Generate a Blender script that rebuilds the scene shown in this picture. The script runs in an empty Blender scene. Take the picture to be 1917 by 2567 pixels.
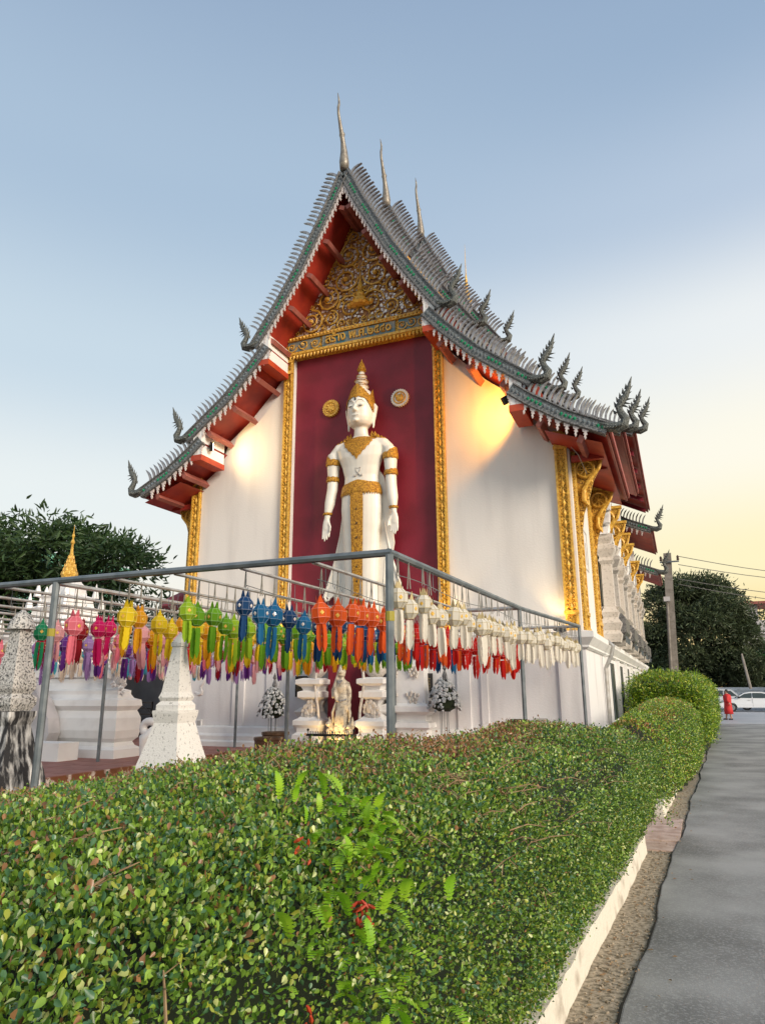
import bpy, bmesh, math, random
import numpy as np
from mathutils import Vector, Matrix
R_ = math.radians
sin, cos, pi = math.sin, math.cos, math.pi
random.seed(7); rng = np.random.default_rng(7)
S = bpy.context.scene
C = S.collection
# ------------------------------------------------------------------ camera
cam_d = bpy.data.cameras.new('camera'); cam = bpy.data.objects.new('camera', cam_d); C.objects.link(cam)
cam_d.sensor_fit = 'VERTICAL'; cam_d.sensor_height = 36.0; cam_d.lens = 1748.0 / 2567.0 * 36.0
cam_d.clip_start = 0.05; cam_d.clip_end = 3000
_a, _p, _r = R_(22.5), R_(14.3), R_(-0.35)
_X = Vector((cos(_a), sin(_a), 0)); _H = Vector((-sin(_a), cos(_a), 0)); _Z = Vector((0, 0, 1))
_F = _H * cos(_p) + _Z * sin(_p); _U = -_H * sin(_p) + _Z * cos(_p)
_B = Matrix((_X, _U, -_F)).transposed() @ Matrix.Rotation(_r, 3, 'Z')
cam.matrix_world = Matrix.Translation((0, 0, 1.8)) @ _B.to_4x4()
S.camera = cam
# ------------------------------------------------------------------ sky, sun, exposure
SUN_EL, SUN_AZ = R_(22), R_(116)          # low evening sun to the right of the temple; azimuth clockwise from +Y
W = bpy.data.worlds.new('World'); S.world = W; W.use_nodes = True
wn, wl = W.node_tree.nodes, W.node_tree.links; wn.clear()
out = wn.new('ShaderNodeOutputWorld'); bg = wn.new('ShaderNodeBackground')
sky = wn.new('ShaderNodeTexSky'); sky.sky_type = 'NISHITA'; sky.sun_disc = False
sky.sun_elevation = SUN_EL; sky.sun_rotation = SUN_AZ; sky.altitude = 300; sky.air_density = 1.0; sky.dust_density = 2.0; sky.ozone_density = 1.0
# evening air: a smooth tint by elevation, warm at the horizon (warmest on the right), greyer above
tc = wn.new('ShaderNodeTexCoord'); sx = wn.new('ShaderNodeSeparateXYZ'); wl.new(tc.outputs['Generated'], sx.inputs[0])
rampL = wn.new('ShaderNodeValToRGB'); rampR = wn.new('ShaderNodeValToRGB')
def ramp(n, stops):
    e = n.color_ramp.elements
    while len(e) > 1: e.remove(e[-1])
    e[0].position, e[0].color = stops[0][0], (*stops[0][1], 1)
    for p_, c_ in stops[1:]:
        q = e.new(p_); q.color = (*c_, 1)
    n.color_ramp.interpolation = 'EASE'
ramp(rampL, [(0.0, (.98, .90, .70)), (.10, (.95, .91, .80)), (.25, (.84, .89, .88)), (.42, (.60, .72, .81)), (.62, (.42, .55, .70)), (.85, (.29, .40, .57))])
ramp(rampR, [(0.0, (.98, .60, .16)), (.07, (1.0, .76, .32)), (.16, (1.05, .93, .56)), (.30, (1.05, 1.0, .84)), (.44, (.92, .94, .93)), (.58, (.52, .62, .76)), (.72, (.28, .40, .58)), (.85, (.20, .33, .55))])
wl.new(sx.outputs['Z'], rampL.inputs[0]); wl.new(sx.outputs['Z'], rampR.inputs[0])
dot = wn.new('ShaderNodeVectorMath'); dot.operation = 'DOT_PRODUCT'; wl.new(tc.outputs['Generated'], dot.inputs[0]); dot.inputs[1].default_value = (sin(R_(30)), cos(R_(30)), 0)
mr = wn.new('ShaderNodeMapRange'); mr.interpolation_type = 'SMOOTHSTEP'; wl.new(dot.outputs['Value'], mr.inputs[0]); mr.inputs[1].default_value = .35; mr.inputs[2].default_value = .97
mx = wn.new('ShaderNodeMix'); mx.data_type = 'RGBA'; wl.new(mr.outputs[0], mx.inputs[0]); wl.new(rampL.outputs[0], mx.inputs[6]); wl.new(rampR.outputs[0], mx.inputs[7])
sk = wn.new('ShaderNodeVectorMath'); sk.operation = 'SCALE'; wl.new(sky.outputs[0], sk.inputs[0]); sk.inputs['Scale'].default_value = .10
mx2 = wn.new('ShaderNodeMix'); mx2.data_type = 'RGBA'; mx2.inputs[0].default_value = .90
wl.new(sk.outputs[0], mx2.inputs[6]); wl.new(mx.outputs[2], mx2.inputs[7])
wl.new(mx2.outputs[2], bg.inputs[0]); bg.inputs[1].default_value = 0.82
wl.new(bg.outputs[0], out.inputs[0])
sd = bpy.data.lights.new('sun', 'SUN'); sun = bpy.data.objects.new('sun', sd); C.objects.link(sun)
sd.energy = 3.0; sd.angle = R_(24); sd.color = (1.0, .86, .70)
_sv = Vector((sin(SUN_AZ) * cos(SUN_EL), cos(SUN_AZ) * cos(SUN_EL), sin(SUN_EL)))
sun.rotation_euler = _sv.to_track_quat('Z', 'Y').to_euler()
S.view_settings.view_transform = 'Standard'; S.view_settings.look = 'None'; S.view_settings.exposure = 0.36; S.view_settings.gamma = 1
S.view_settings.use_curve_mapping = False
S.cycles.max_bounces = 6; S.cycles.diffuse_bounces = 3; S.cycles.glossy_bounces = 2; S.cycles.transmission_bounces = 4; S.cycles.transparent_max_bounces = 4
# ------------------------------------------------------------------ materials
M = {}
def mat(name, col, rough=.6, metal=0., col2=None, nscale=6., namt=1., bump=0., bscale=40., spec=.5, trans=0., emit=None, detail=4., lo=.4, hi=.62, kind='noise'):
    m = bpy.data.materials.new(name); m.use_nodes = True
    n, l = m.node_tree.nodes, m.node_tree.links; n.clear()
    o = n.new('ShaderNodeOutputMaterial'); b = n.new('ShaderNodeBsdfPrincipled')
    b.inputs['Roughness'].default_value = rough; b.inputs['Metallic'].default_value = metal; b.inputs['Specular IOR Level'].default_value = spec
    b.inputs['Base Color'].default_value = (*col, 1)
    t = n.new('ShaderNodeTexCoord'); src = t.outputs['Object']
    if col2 is not None:
        if kind == 'noise':
            x = n.new('ShaderNodeTexNoise'); x.inputs['Scale'].default_value = nscale; x.inputs['Detail'].default_value = detail; fo = x.outputs['Fac']
        elif kind == 'streak':
            mp = n.new('ShaderNodeMapping'); mp.inputs['Scale'].default_value = (1, 1, .15); l.new(src, mp.inputs[0])
            x = n.new('ShaderNodeTexNoise'); x.inputs['Scale'].default_value = nscale; x.inputs['Detail'].default_value = detail; fo = x.outputs['Fac']; l.new(mp.outputs[0], x.inputs['Vector'])
        else:
            x = n.new('ShaderNodeTexVoronoi'); x.inputs['Scale'].default_value = nscale; fo = x.outputs['Distance']
        if kind != 'streak': l.new(src, x.inputs['Vector'])
        r = n.new('ShaderNodeMapRange'); r.inputs[1].default_value = lo; r.inputs[2].default_value = hi; l.new(fo, r.inputs[0]); r.inputs[4].default_value = namt
        mi = n.new('ShaderNodeMix'); mi.data_type = 'RGBA'; l.new(r.outputs[0], mi.inputs[0]); mi.inputs[6].default_value = (*col, 1); mi.inputs[7].default_value = (*col2, 1)
        l.new(mi.outputs[2], b.inputs['Base Color'])
    if bump:
        x = n.new('ShaderNodeTexNoise'); x.inputs['Scale'].default_value = bscale; x.inputs['Detail'].default_value = 3; l.new(src, x.inputs['Vector'])
        bu = n.new('ShaderNodeBump'); bu.inputs['Strength'].default_value = bump; bu.inputs['Distance'].default_value = .02; l.new(x.outputs['Fac'], bu.inputs['Height']); l.new(bu.outputs[0], b.inputs['Normal'])
    if emit:
        b.inputs['Emission Color'].default_value = (*emit[0], 1); b.inputs['Emission Strength'].default_value = emit[1]
    if trans:
        tr = n.new('ShaderNodeBsdfTranslucent'); ms = n.new('ShaderNodeMixShader'); ms.inputs[0].default_value = trans
        if col2 is not None: l.new(mi.outputs[2], tr.inputs[0])
        else: tr.inputs[0].default_value = (*col, 1)
        l.new(b.outputs[0], ms.inputs[1]); l.new(tr.outputs[0], ms.inputs[2]); l.new(ms.outputs[0], o.inputs[0])
    else: l.new(b.outputs[0], o.inputs[0])
    M[name] = m; return m
def leafmat(name, rough=.38, trans=.3, spec=.5):
    m = bpy.data.materials.new(name); m.use_nodes = True
    n, l = m.node_tree.nodes, m.node_tree.links; n.clear()
    o = n.new('ShaderNodeOutputMaterial'); b = n.new('ShaderNodeBsdfPrincipled'); at = n.new('ShaderNodeAttribute'); at.attribute_name = 'Col'
    b.inputs['Roughness'].default_value = rough; b.inputs['Specular IOR Level'].default_value = spec
    l.new(at.outputs['Color'], b.inputs['Base Color'])
    tr = n.new('ShaderNodeBsdfTranslucent'); l.new(at.outputs['Color'], tr.inputs[0])
    ms = n.new('ShaderNodeMixShader'); ms.inputs[0].default_value = trans
    l.new(b.outputs[0], ms.inputs[1]); l.new(tr.outputs[0], ms.inputs[2]); l.new(ms.outputs[0], o.inputs[0]); M[name] = m
mat('white_wall', (.76, .73, .69), .7, col2=(.62, .59, .56), nscale=2.2, bump=.2, bscale=25, kind='streak', lo=.48, hi=.85, detail=8)
mat('white_plinth', (.77, .755, .75), .65, col2=(.52, .50, .50), nscale=2.6, bump=.2, bscale=30, kind='streak', lo=.5, hi=.85, detail=8)
mat('white_stucco', (.62, .57, .51), .6, col2=(.24, .21, .17), nscale=16, bump=.6, bscale=40, lo=.52, hi=.85, detail=7)  # dark second colour paints shade into the recesses of the stucco relief
mat('white_trim', (.82, .81, .79), .55, col2=(.7, .68, .66), nscale=3, bump=.08, lo=.5, hi=.8)
mat('bright_white', (.84, .82, .80), .6, col2=(.66, .62, .58), nscale=2.5, bump=.15, bscale=30, lo=.52, hi=.8)
mat('grey_wall', (.17, .17, .175), .8, col2=(.12, .12, .125), nscale=1.2, bump=.1)
mat('maroon', (.22, .010, .028), .55, col2=(.17, .007, .02), nscale=1.4, bump=.08, bscale=30)
mat('red_soffit', (.36, .035, .018), .5, col2=(.26, .02, .014), nscale=2, bump=.1)
mat('red_beam', (.36, .12, .095), .6, col2=(.28, .08, .06), nscale=3)
mat('red_orange', (.5, .07, .02), .5, col2=(.4, .04, .015), nscale=3)
mat('gold', (.64, .36, .04), .42, .25, col2=(.17, .07, .008), nscale=34, bump=1., bscale=55, lo=.48, hi=.62, detail=2)  # dark second tone stands for shaded recesses of the carving
mat('gold_plain', (.80, .49, .08), .36, .1, col2=(.56, .29, .035), nscale=14, bump=.4, bscale=60)
mat('gold_statue', (.62, .32, .03), .42, .35, col2=(.30, .13, .012), nscale=26, bump=1., bscale=70, detail=2)
mat('gable_back', (.46, .23, .06), .5, col2=(.24, .09, .03), nscale=9)
mat('mirror_chip', (.80, .74, .70), .18, .25)
mat('blue_enamel', (.05, .17, .22), .35, col2=(.30, .27, .20), nscale=3.5)
mat('silver', (.36, .36, .375), .35, .3, col2=(.20, .20, .21), nscale=11)
mat('silver_dark', (.21, .21, .21), .45, .3, col2=(.07, .07, .07), nscale=24, bump=.8, bscale=60)
mat('mosaic_board', (.085, .095, .09), .4, .2, col2=(.25, .25, .25), nscale=30, bump=.6, bscale=60)
mat('emerald', (.02, .26, .13), .12, 0, spec=.8)
mat('mirror_grey', (.30, .36, .40), .15, .5)
mat('fringe_white', (.72, .66, .63), .5, col2=(.50, .40, .38), nscale=14)
mat('chofa', (.30, .27, .22), .4, .3, col2=(.20, .17, .14), nscale=10, bump=.3)
mat('naga_scale', (.15, .16, .145), .42, .2, col2=(.05, .055, .05), nscale=36, bump=1., bscale=50, detail=2)
mat('roof_tile', (.12, .045, .03), .6, col2=(.2, .08, .05), nscale=4)
mat('statue_white', (.80, .77, .69), .38, col2=(.74, .70, .61), nscale=2.2, lo=.4, hi=.7)
mat('ink', (.03, .028, .026), .6)
mat('line_grey', (.46, .44, .41), .6)
mat('steel', (.13, .155, .17), .45, .35, col2=(.20, .225, .24), nscale=5)
mat('steel_light', (.46, .46, .45), .4, .5, col2=(.36, .34, .31), nscale=7)
mat('tape', (.32, .27, .03), .6)
mat('string', (.30, .28, .24), .8)
mat('stone_black', (.70, .69, .67), .85, col2=(.02, .02, .022), nscale=15, bump=.6, bscale=45, lo=.33, hi=.56, kind='streak', detail=15)
mat('stone_grey', (.60, .58, .55), .85, col2=(.07, .07, .068), nscale=42, bump=.9, bscale=60, lo=.48, hi=.64, detail=6)
mat('stone_white', (.72, .70, .66), .8, col2=(.30, .29, .27), nscale=34, bump=.3, bscale=70, lo=.58, hi=.72, detail=3)
mat('terracotta', (.34, .15, .12), .7, col2=(.26, .11, .085), nscale=3, bump=.15)
mat('terrace_edge', (.20, .075, .03), .8, col2=(.70, .60, .52), nscale=4.5, lo=.56, hi=.64, detail=6)
mat('glazed_pot', (.065, .032, .018), .25, col2=(.11, .06, .03), nscale=6)
mat('black_paint', (.012, .012, .013), .4)
mat('black_granite', (.014, .014, .015), .15)
mat('gilt_print', (.30, .22, .10), .5)
mat('asphalt', (.14, .137, .133), .55, col2=(.34, .335, .325), nscale=.9, bump=.15, bscale=90, lo=.36, hi=.66, detail=13)
def speckle(m, scale, c, lo, hi, amt):      # coarse aggregate showing in the surface
    n, l = m.node_tree.nodes, m.node_tree.links; b = next(q for q in n if q.type == 'BSDF_PRINCIPLED'); src = b.inputs['Base Color'].links[0].from_socket
    t = next(q for q in n if q.type == 'TEX_COORD'); v = n.new('ShaderNodeTexVoronoi'); v.inputs['Scale'].default_value = scale; l.new(t.outputs['Object'], v.inputs['Vector'])
    s = n.new('ShaderNodeSeparateColor'); l.new(v.outputs['Color'], s.inputs[0]); r = n.new('ShaderNodeMapRange'); r.inputs[1].default_value = lo; r.inputs[2].default_value = hi; r.inputs[4].default_value = amt; l.new(s.outputs[0], r.inputs[0])
    mi = n.new('ShaderNodeMix'); mi.data_type = 'RGBA'; l.new(r.outputs[0], mi.inputs[0]); l.new(src, mi.inputs[6]); mi.inputs[7].default_value = (*c, 1); l.new(mi.outputs[2], b.inputs['Base Color'])
speckle(M['asphalt'], 75, (.40, .40, .39), .70, .80, .4)
mat('forecourt', (.42, .43, .45), .5, col2=(.34, .35, .37), nscale=.3, bump=.1)
mat('gravel_soil', (.42, .35, .26), .9, col2=(.17, .14, .095), nscale=26, bump=.3, bscale=60, lo=.42, hi=.62, detail=8)
mat('crack_shadow', (.02, .02, .02), .8)
mat('earth', (.14, .11, .075), .9, col2=(.08, .065, .045), nscale=3)
mat('kerb_paint', (.70, .65, .55), .75, col2=(.40, .35, .28), nscale=5, bump=.4, bscale=30, lo=.52, hi=.7, detail=7)
mat('paver_pink', (.60, .46, .39), .8, col2=(.42, .29, .23), nscale=6, bump=.3, detail=8)
mat('glass_dark', (.012, .02, .02), .35, 0, spec=.25)
mat('bark', (.10, .075, .055), .9, col2=(.05, .04, .03), nscale=8, bump=.5)
mat('twig', (.34, .23, .12), .8, col2=(.22, .13, .07), nscale=20)
mat('shaded_core', (.012, .02, .007), 1)  # near-black colour paints in the deep shade of the gaps
mat('pole_concrete', (.28, .25, .22), .85, col2=(.2, .175, .15), nscale=4, bump=.2)
mat('green_roof', (.10, .32, .22), .5, col2=(.16, .42, .30), nscale=3)
mat('pale_concrete', (.55, .52, .52), .8, col2=(.42, .40, .40), nscale=2)
mat('goddess_white', (.66, .58, .44), .35, col2=(.30, .25, .19), nscale=14, bump=.5, bscale=40, lo=.48, hi=.68)
mat('car_white', (.78, .79, .80), .25, spec=.6)
mat('tyre', (.02, .02, .02), .8)
mat('rim', (.30, .31, .32), .3, .6)
mat('car_glass', (.05, .075, .085), .08, spec=.8)
mat('red_cloth', (.52, .02, .02), .7)
mat('skin', (.42, .26, .18), .55)
mat('hair', (.015, .012, .01), .5)
mat('lamp_glow', (1, .8, .5), .3, emit=((1.0, .72, .34), 22))
mat('lamp_case', (.015, .015, .015), .5)
mat('parasol', (.30, .045, .06), .7)
mat('yellow_paint', (.55, .30, .02), .5)
mat('wax_flower', (.50, .51, .52), .45, col2=(.25, .27, .27), nscale=14)
for nm, c in dict(white=(.80, .76, .66), orange=(.80, .13, .025), red=(.62, .02, .015), navy=(.012, .06, .17), blue=(.02, .17, .36), green=(.17, .40, .02), lime=(.36, .55, .03),
                  yellow=(.80, .60, .02), amber=(.78, .38, .015), magenta=(.66, .012, .14), pink=(.80, .20, .26), rose=(.80, .40, .42), teal=(.02, .28, .12), purple=(.14, .03, .24),
                  lilac=(.38, .22, .48), turquoise=(.08, .42, .52), cream=(.72, .60, .48), crimson=(.32, .01, .02)).items():
    mat('paper_' + nm, c, .7, trans=.35, spec=.2)
    mat('edge_' + nm, tuple(min(.85, .12 + .85 * k) for k in c) if nm not in ('white', 'cream') else (.45, .36, .18), .6)
leafmat('hedge_leaf', .34, .22, .55); leafmat('tree_leaf', .45, .25)
# ------------------------------------------------------------------ mesh helpers
ORG = {}
def tagp(o, label=None, cat=None, group=None, kind=None):
    if label: o['label'] = label
    if cat: o['category'] = cat
    if group: o['group'] = group
    if kind: o['kind'] = kind
    return o
def thing(name, label, cat, loc=(0, 0, 0), group=None):
    o = bpy.data.objects.new(name, None); C.objects.link(o); o.location = loc; o.empty_display_size = .1
    ORG[o.name] = Vector(loc); return tagp(o, label, cat, group)
class MB:
    def __init__(s): s.v = []; s.f = []; s.m = []; s.mi = 0
    def add(s, vs, fs):
        b = len(s.v); s.v += [tuple(v) for v in vs]; s.f += [tuple(b + i for i in f) for f in fs]; s.m += [s.mi] * len(fs); return s
    def box(s, x0, x1, y0, y1, z0, z1):
        v = [(x, y, z) for z in (z0, z1) for y in (y0, y1) for x in (x0, x1)]
        return s.add(v, [(0, 2, 3, 1), (4, 5, 7, 6), (0, 1, 5, 4), (2, 6, 7, 3), (0, 4, 6, 2), (1, 3, 7, 5)])
    def obox(s, o, ax, ay, az):      # oriented box from corner o with three edge vectors
        o, ax, ay, az = map(Vector, (o, ax, ay, az)); v = [o + ax * i + ay * j + az * k for k in (0, 1) for j in (0, 1) for i in (0, 1)]
        return s.add(v, [(0, 2, 3, 1), (4, 5, 7, 6), (0, 1, 5, 4), (2, 6, 7, 3), (0, 4, 6, 2), (1, 3, 7, 5)])
    def prism(s, poly, d0, d1, axis='y'):   # poly in the two other axes
        f = {'y': lambda a, b, d: (a, d, b), 'x': lambda a, b, d: (d, a, b), 'z': lambda a, b, d: (a, b, d)}[axis]
        n = len(poly); v = [f(a, b, d0) for a, b in poly] + [f(a, b, d1) for a, b in poly]
        fs = [tuple(range(n)), tuple(range(2 * n - 1, n - 1, -1))] + [(i, i + n, (i + 1) % n + n, (i + 1) % n) for i in range(n)]
        return s.add(v, fs)
    def tube(s, pts, rad, n=6, cap=True, ell=None):
        pts = [Vector(p) for p in pts]; k = len(pts)
        if not hasattr(rad, '__len__'): rad = [rad] * k
        base = len(s.v); ref = None
        for i, p in enumerate(pts):
            t = (pts[min(i + 1, k - 1)] - pts[max(i - 1, 0)]);
            t = t.normalized() if t.length > 1e-9 else Vector((0, 0, 1))
            if ref is None: ref = t.orthogonal().normalized()
            ref = ref - t * ref.dot(t); ref = ref.normalized() if ref.length > 1e-6 else t.orthogonal().normalized()
            b = t.cross(ref)
            for j in range(n):
                a = 2 * pi * j / n; s.v.append(tuple(p + (ref * cos(a) + b * sin(a)) * rad[i]))
        fs = [(base + i * n + j, base + i * n + (j + 1) % n, base + (i + 1) * n + (j + 1) % n, base + (i + 1) * n + j) for i in range(k - 1) for j in range(n)]
        if cap: fs += [tuple(base + j for j in range(n - 1, -1, -1)), tuple(base + (k - 1) * n + j for j in range(n))]
        s.f += fs; s.m += [s.mi] * len(fs); return s
    def loft(s, rings):   # rings: list of (center, half x, half y) horizontal ellipses, n=16
        return s.ell([(c[0], c[1], c[2], a, b) for c, a, b in rings])
    def ell(s, st, n=16, pw=1.0):
        base = len(s.v)
        for x, y, z, a, b in st:
            for j in range(n):
                t = 2 * pi * j / n; cx, cy = cos(t), sin(t)
                s.v.append((x + a * math.copysign(abs(cx) ** pw, cx), y + b * math.copysign(abs(cy) ** pw, cy), z))
        k = len(st)
        fs = [(base + i * n + j, base + i * n + (j + 1) % n, base + (i + 1) * n + (j + 1) % n, base + (i + 1) * n + j) for i in range(k - 1) for j in range(n)]
        fs += [tuple(base + j for j in range(n - 1, -1, -1)), tuple(base + (k - 1) * n + j for j in range(n))]
        s.f += fs; s.m += [s.mi] * len(fs); return s
    def lathe(s, prof, c=(0, 0, 0), n=16, rot=0., sq=False):   # prof: (r,z)
        base = len(s.v); k = len(prof)
        for r, z in prof:
            for j in range(n):
                t = 2 * pi * j / n + rot; s.v.append((c[0] + r * cos(t), c[1] + r * sin(t), c[2] + z))
        fs = [(base + i * n + j, base + i * n + (j + 1) % n, base + (i + 1) * n + (j + 1) % n, base + (i + 1) * n + j) for i in range(k - 1) for j in range(n)]
        fs += [tuple(base + j for j in range(n - 1, -1, -1)), tuple(base + (k - 1) * n + j for j in range(n))]
        s.f += fs; s.m += [s.mi] * len(fs); return s
    def ball(s, c, r, n=8, k=5):
        r = r if hasattr(r, '__len__') else (r, r, r)
        return s.ell([(c[0], c[1], c[2] - r[2] * cos(pi * i / k), max(1e-4, r[0] * sin(pi * i / k)), max(1e-4, r[1] * sin(pi * i / k))) for i in range(k + 1)], n)
    def rectlathe(s, prof, x0, x1, y0, y1, z0=0):   # moulded block: prof (offset outward, z)
        base = len(s.v); k = len(prof)
        for o, z in prof: s.v += [(x0 - o, y0 - o, z0 + z), (x1 + o, y0 - o, z0 + z), (x1 + o, y1 + o, z0 + z), (x0 - o, y1 + o, z0 + z)]
        fs = [(base + i * 4 + j, base + i * 4 + (j + 1) % 4, base + i * 4 + 4 + (j + 1) % 4, base + i * 4 + 4 + j) for i in range(k - 1) for j in range(4)]
        fs += [(base + 3, base + 2, base + 1, base), tuple(base + (k - 1) * 4 + j for j in range(4))]
        s.f += fs; s.m += [s.mi] * len(fs); return s
    def mesh(s, name, mats, off=(0, 0, 0), smooth=False):
        me = bpy.data.meshes.new(name); o = Vector(off)
        me.from_pydata([(x - o[0], y - o[1], z - o[2]) for x, y, z in s.v], [], s.f)
        mats = mats if isinstance(mats, (list, tuple)) else [mats]
        for m in mats: me.materials.append(M[m])
        if len(mats) > 1: me.polygons.foreach_set('material_index', s.m)
        if smooth: me.polygons.foreach_set('use_smooth', [True] * len(s.f))
        me.update(); return me
    def build(s, name, mats, parent=None, smooth=False, kind=None, label=None, cat=None, group=None, recalc=True):
        off = ORG[parent.name] if parent else Vector((0, 0, 0))
        me = s.mesh(name, mats, off, smooth)
        if recalc:
            bm = bmesh.new(); bm.from_mesh(me); bmesh.ops.recalc_face_normals(bm, faces=bm.faces); bm.to_mesh(me); bm.free()
        o = bpy.data.objects.new(name, me); C.objects.link(o)
        if parent: o.parent = parent
        ORG[o.name] = off; return tagp(o, label, cat, group, kind)
def inst(name, me, parent, mtx, kind=None):       # a piece sharing mesh data, placed in world coordinates
    o = bpy.data.objects.new(name, me); C.objects.link(o); o.parent = parent
    o.matrix_local = Matrix.Translation(-ORG[parent.name]) @ mtx
    if kind: o['kind'] = kind
    return o
def part(name, parent):                              # an Empty used as a part
    o = bpy.data.objects.new(name, None); C.objects.link(o); o.parent = parent; ORG[o.name] = ORG[parent.name]; return o
def struct(o): o['kind'] = 'structure'; return o
def remesh(o, vox, it=4, fac=.5):
    md = o.modifiers.new('r', 'REMESH'); md.mode = 'VOXEL'; md.voxel_size = vox; md.use_smooth_shade = True
    sm = o.modifiers.new('s', 'SMOOTH'); sm.iterations = it; sm.factor = fac
    dg = bpy.context.evaluated_depsgraph_get(); me = bpy.data.meshes.new_from_object(o.evaluated_get(dg)); o.modifiers.clear()
    old = o.data; mats = [m for m in old.materials]; o.data = me; me.name = o.name
    me.materials.clear()
    for m in mats: me.materials.append(m)
    me.polygons.foreach_set('use_smooth', [True] * len(me.polygons)); return o
def fromnp(name, v, f4, mat_, parent, col=None, kind=None):
    off = np.array(ORG[parent.name]) if parent else np.zeros(3); v = v - off
    me = bpy.data.meshes.new(name); nv, nf, k = len(v), len(f4), f4.shape[1]
    me.vertices.add(nv); me.vertices.foreach_set('co', v.astype(np.float32).ravel())
    me.loops.add(nf * k); me.loops.foreach_set('vertex_index', f4.astype(np.int32).ravel())
    me.polygons.add(nf); me.polygons.foreach_set('loop_start', np.arange(0, nf * k, k, dtype=np.int32))
    if col is not None:
        a = me.color_attributes.new('Col', 'FLOAT_COLOR', 'POINT'); a.data.foreach_set('color', np.concatenate([col, np.ones((nv, 1))], 1).astype(np.float32).ravel())
    me.materials.append(M[mat_]); me.update(calc_edges=True)
    o = bpy.data.objects.new(name, me); C.objects.link(o)
    if parent: o.parent = parent
    if kind: o['kind'] = kind
    return o
LEAF = np.array([(0, 0, 0), (-.20, .32, .06), (-.30, .70, .05), (0, 1, -.04), (.30, .70, .05), (.20, .32, .06)])
LEAF8 = np.array([(0, 0, 0), (-.13, .22, .05), (-.29, .52, .08), (-.27, .82, .04), (0, 1, -.05), (.27, .82, .04), (.29, .52, .08), (.13, .22, .05)])
LANCE = np.array([(0, 0, 0), (-.14, .35, .05), (-.10, .72, .0), (0, 1, -.12), (.10, .72, .0), (.14, .35, .05)])
def leaf_geo(pos, dr, size, col, shape=LEAF):
    n = len(pos); dr = dr / np.linalg.norm(dr, axis=1, keepdims=True)
    rnd = rng.normal(size=(n, 3)); sd_ = np.cross(dr, rnd); sd_ /= np.linalg.norm(sd_, axis=1, keepdims=True) + 1e-9
    up = np.cross(sd_, dr)
    L = shape[None] * size[:, None, None]
    v = pos[:, None] + L[:, :, :1] * sd_[:, None] + L[:, :, 1:2] * dr[:, None] + L[:, :, 2:] * up[:, None]
    m_ = len(shape); h_ = m_ // 2; b = np.arange(n)[:, None] * m_
    f = np.concatenate([b + np.array([[0] + list(range(m_ - 1, h_ - 1, -1))]), b + np.array([list(range(0, h_ + 1))[::-1]])])
    return v.reshape(-1, 3), f, np.repeat(col, len(shape), 0)
def vnoise(p, sc, seed=0):    # cheap smooth noise in [-1,1]
    g = np.random.default_rng(seed); r = np.zeros(len(p))
    for k in range(6):
        d = g.normal(size=3); d /= np.linalg.norm(d); r += np.sin(p @ d * sc * (1 + .35 * k) + g.uniform(0, 6.3))
    return r / 3.5
XC, FY, RY = -7.13, 15.75, 14.57
RX = lambda y: -0.75 + .0545 * y
# ------------------------------------------------------------------ ground
b = MB(); b.add([(-600, -600, -.03), (600, -600, -.03), (600, 900, -.03), (-600, 900, -.03)], [(0, 1, 2, 3)]); struct(b.build('ground', 'earth'))
def strip(name, m, L, Rr, z):    # sheet between two poly-lines with a little thickness
    b = MB(); n = len(L); v = [(x, y, z) for x, y in L] + [(x, y, z) for x, y in Rr] + [(x, y, -.2) for x, y in L] + [(x, y, -.2) for x, y in Rr]
    fs = []
    for i in range(n - 1): fs += [(i, n + i, n + i + 1, i + 1), (i, i + 1, 2 * n + i + 1, 2 * n + i), (n + i, 3 * n + i, 3 * n + i + 1, n + i + 1)]
    fs += [(0, 2 * n, 3 * n, n), (n - 1, 2 * n - 1, 4 * n - 1, 3 * n - 1)]
    b.add(v, fs); return struct(b.build(name, m))
ys = [-12 + .35 * i for i in range(152)]
edge = [(RX(y) + .02 * sin(y * 1.3) + .012 * sin(y * 3.1 + 1) + .008 * sin(y * 9), y) for y in ys]
strip('road', 'asphalt', edge, [(RX(y) + 7.5, y) for y in ys], .02)
strip('verge', 'gravel_soil', [(RX(y) - .9, y) for y in ys], [(x + .25, y) for x, y in edge], -.002)
strip('forecourt', 'forecourt', [(-6, 40.95), (-6, 74)], [(60, 40.95), (60, 74)], .03)
# kerbs with a raised painted upstand
def kerb(y0, y1):
    b = MB(); n = int((y1 - y0) / .14); base = len(b.v); vs = []
    for i in range(n + 1):
        y = y0 + (y1 - y0) * i / n; x = RX(y) - .30; w = .005 * sin(y * 2) + random.uniform(-.006, .004); h = .19 + .006 * sin(y * 5) + random.uniform(-.012, .004)
        vs += [(x - .12, y, -.1), (x - .12, y, h), (x + w, y, h - .006), (x + .02 + w, y, -.1)]
    fs = [(4 * i + j, 4 * i + 4 + j, 4 * i + 5 + j, 4 * i + 1 + j) for i in range(n) for j in range(3)] + [(0, 1, 2, 3), (4 * n + 3, 4 * n + 2, 4 * n + 1, 4 * n)]
    b.add(vs, fs); return struct(b.build('kerb', 'kerb_paint'))
b = MB(); n_ = len(edge)
b.add([(x - .014 - .014 * abs(sin(y * 2.3)), y, .002) for x, y in edge] + [(x + .006, y, .0215) for x, y in edge], [(i, n_ + i, n_ + i + 1, i + 1) for i in range(n_ - 1)]); struct(b.build('road_edge_shadow', 'crack_shadow'))  # black strip painting the shadow of the crack beside the asphalt
kerb(-6, 9.05); kerb(11.45, 16.0); kerb(16.8, 40)
pv = MB(); pv.box(-2.3, -.10, 9.1, 11.4, -.08, -.005); pav = struct(pv.build('pavement', 'gravel_soil')); ORG[pav.name] = Vector((0, 0, 0))
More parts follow.
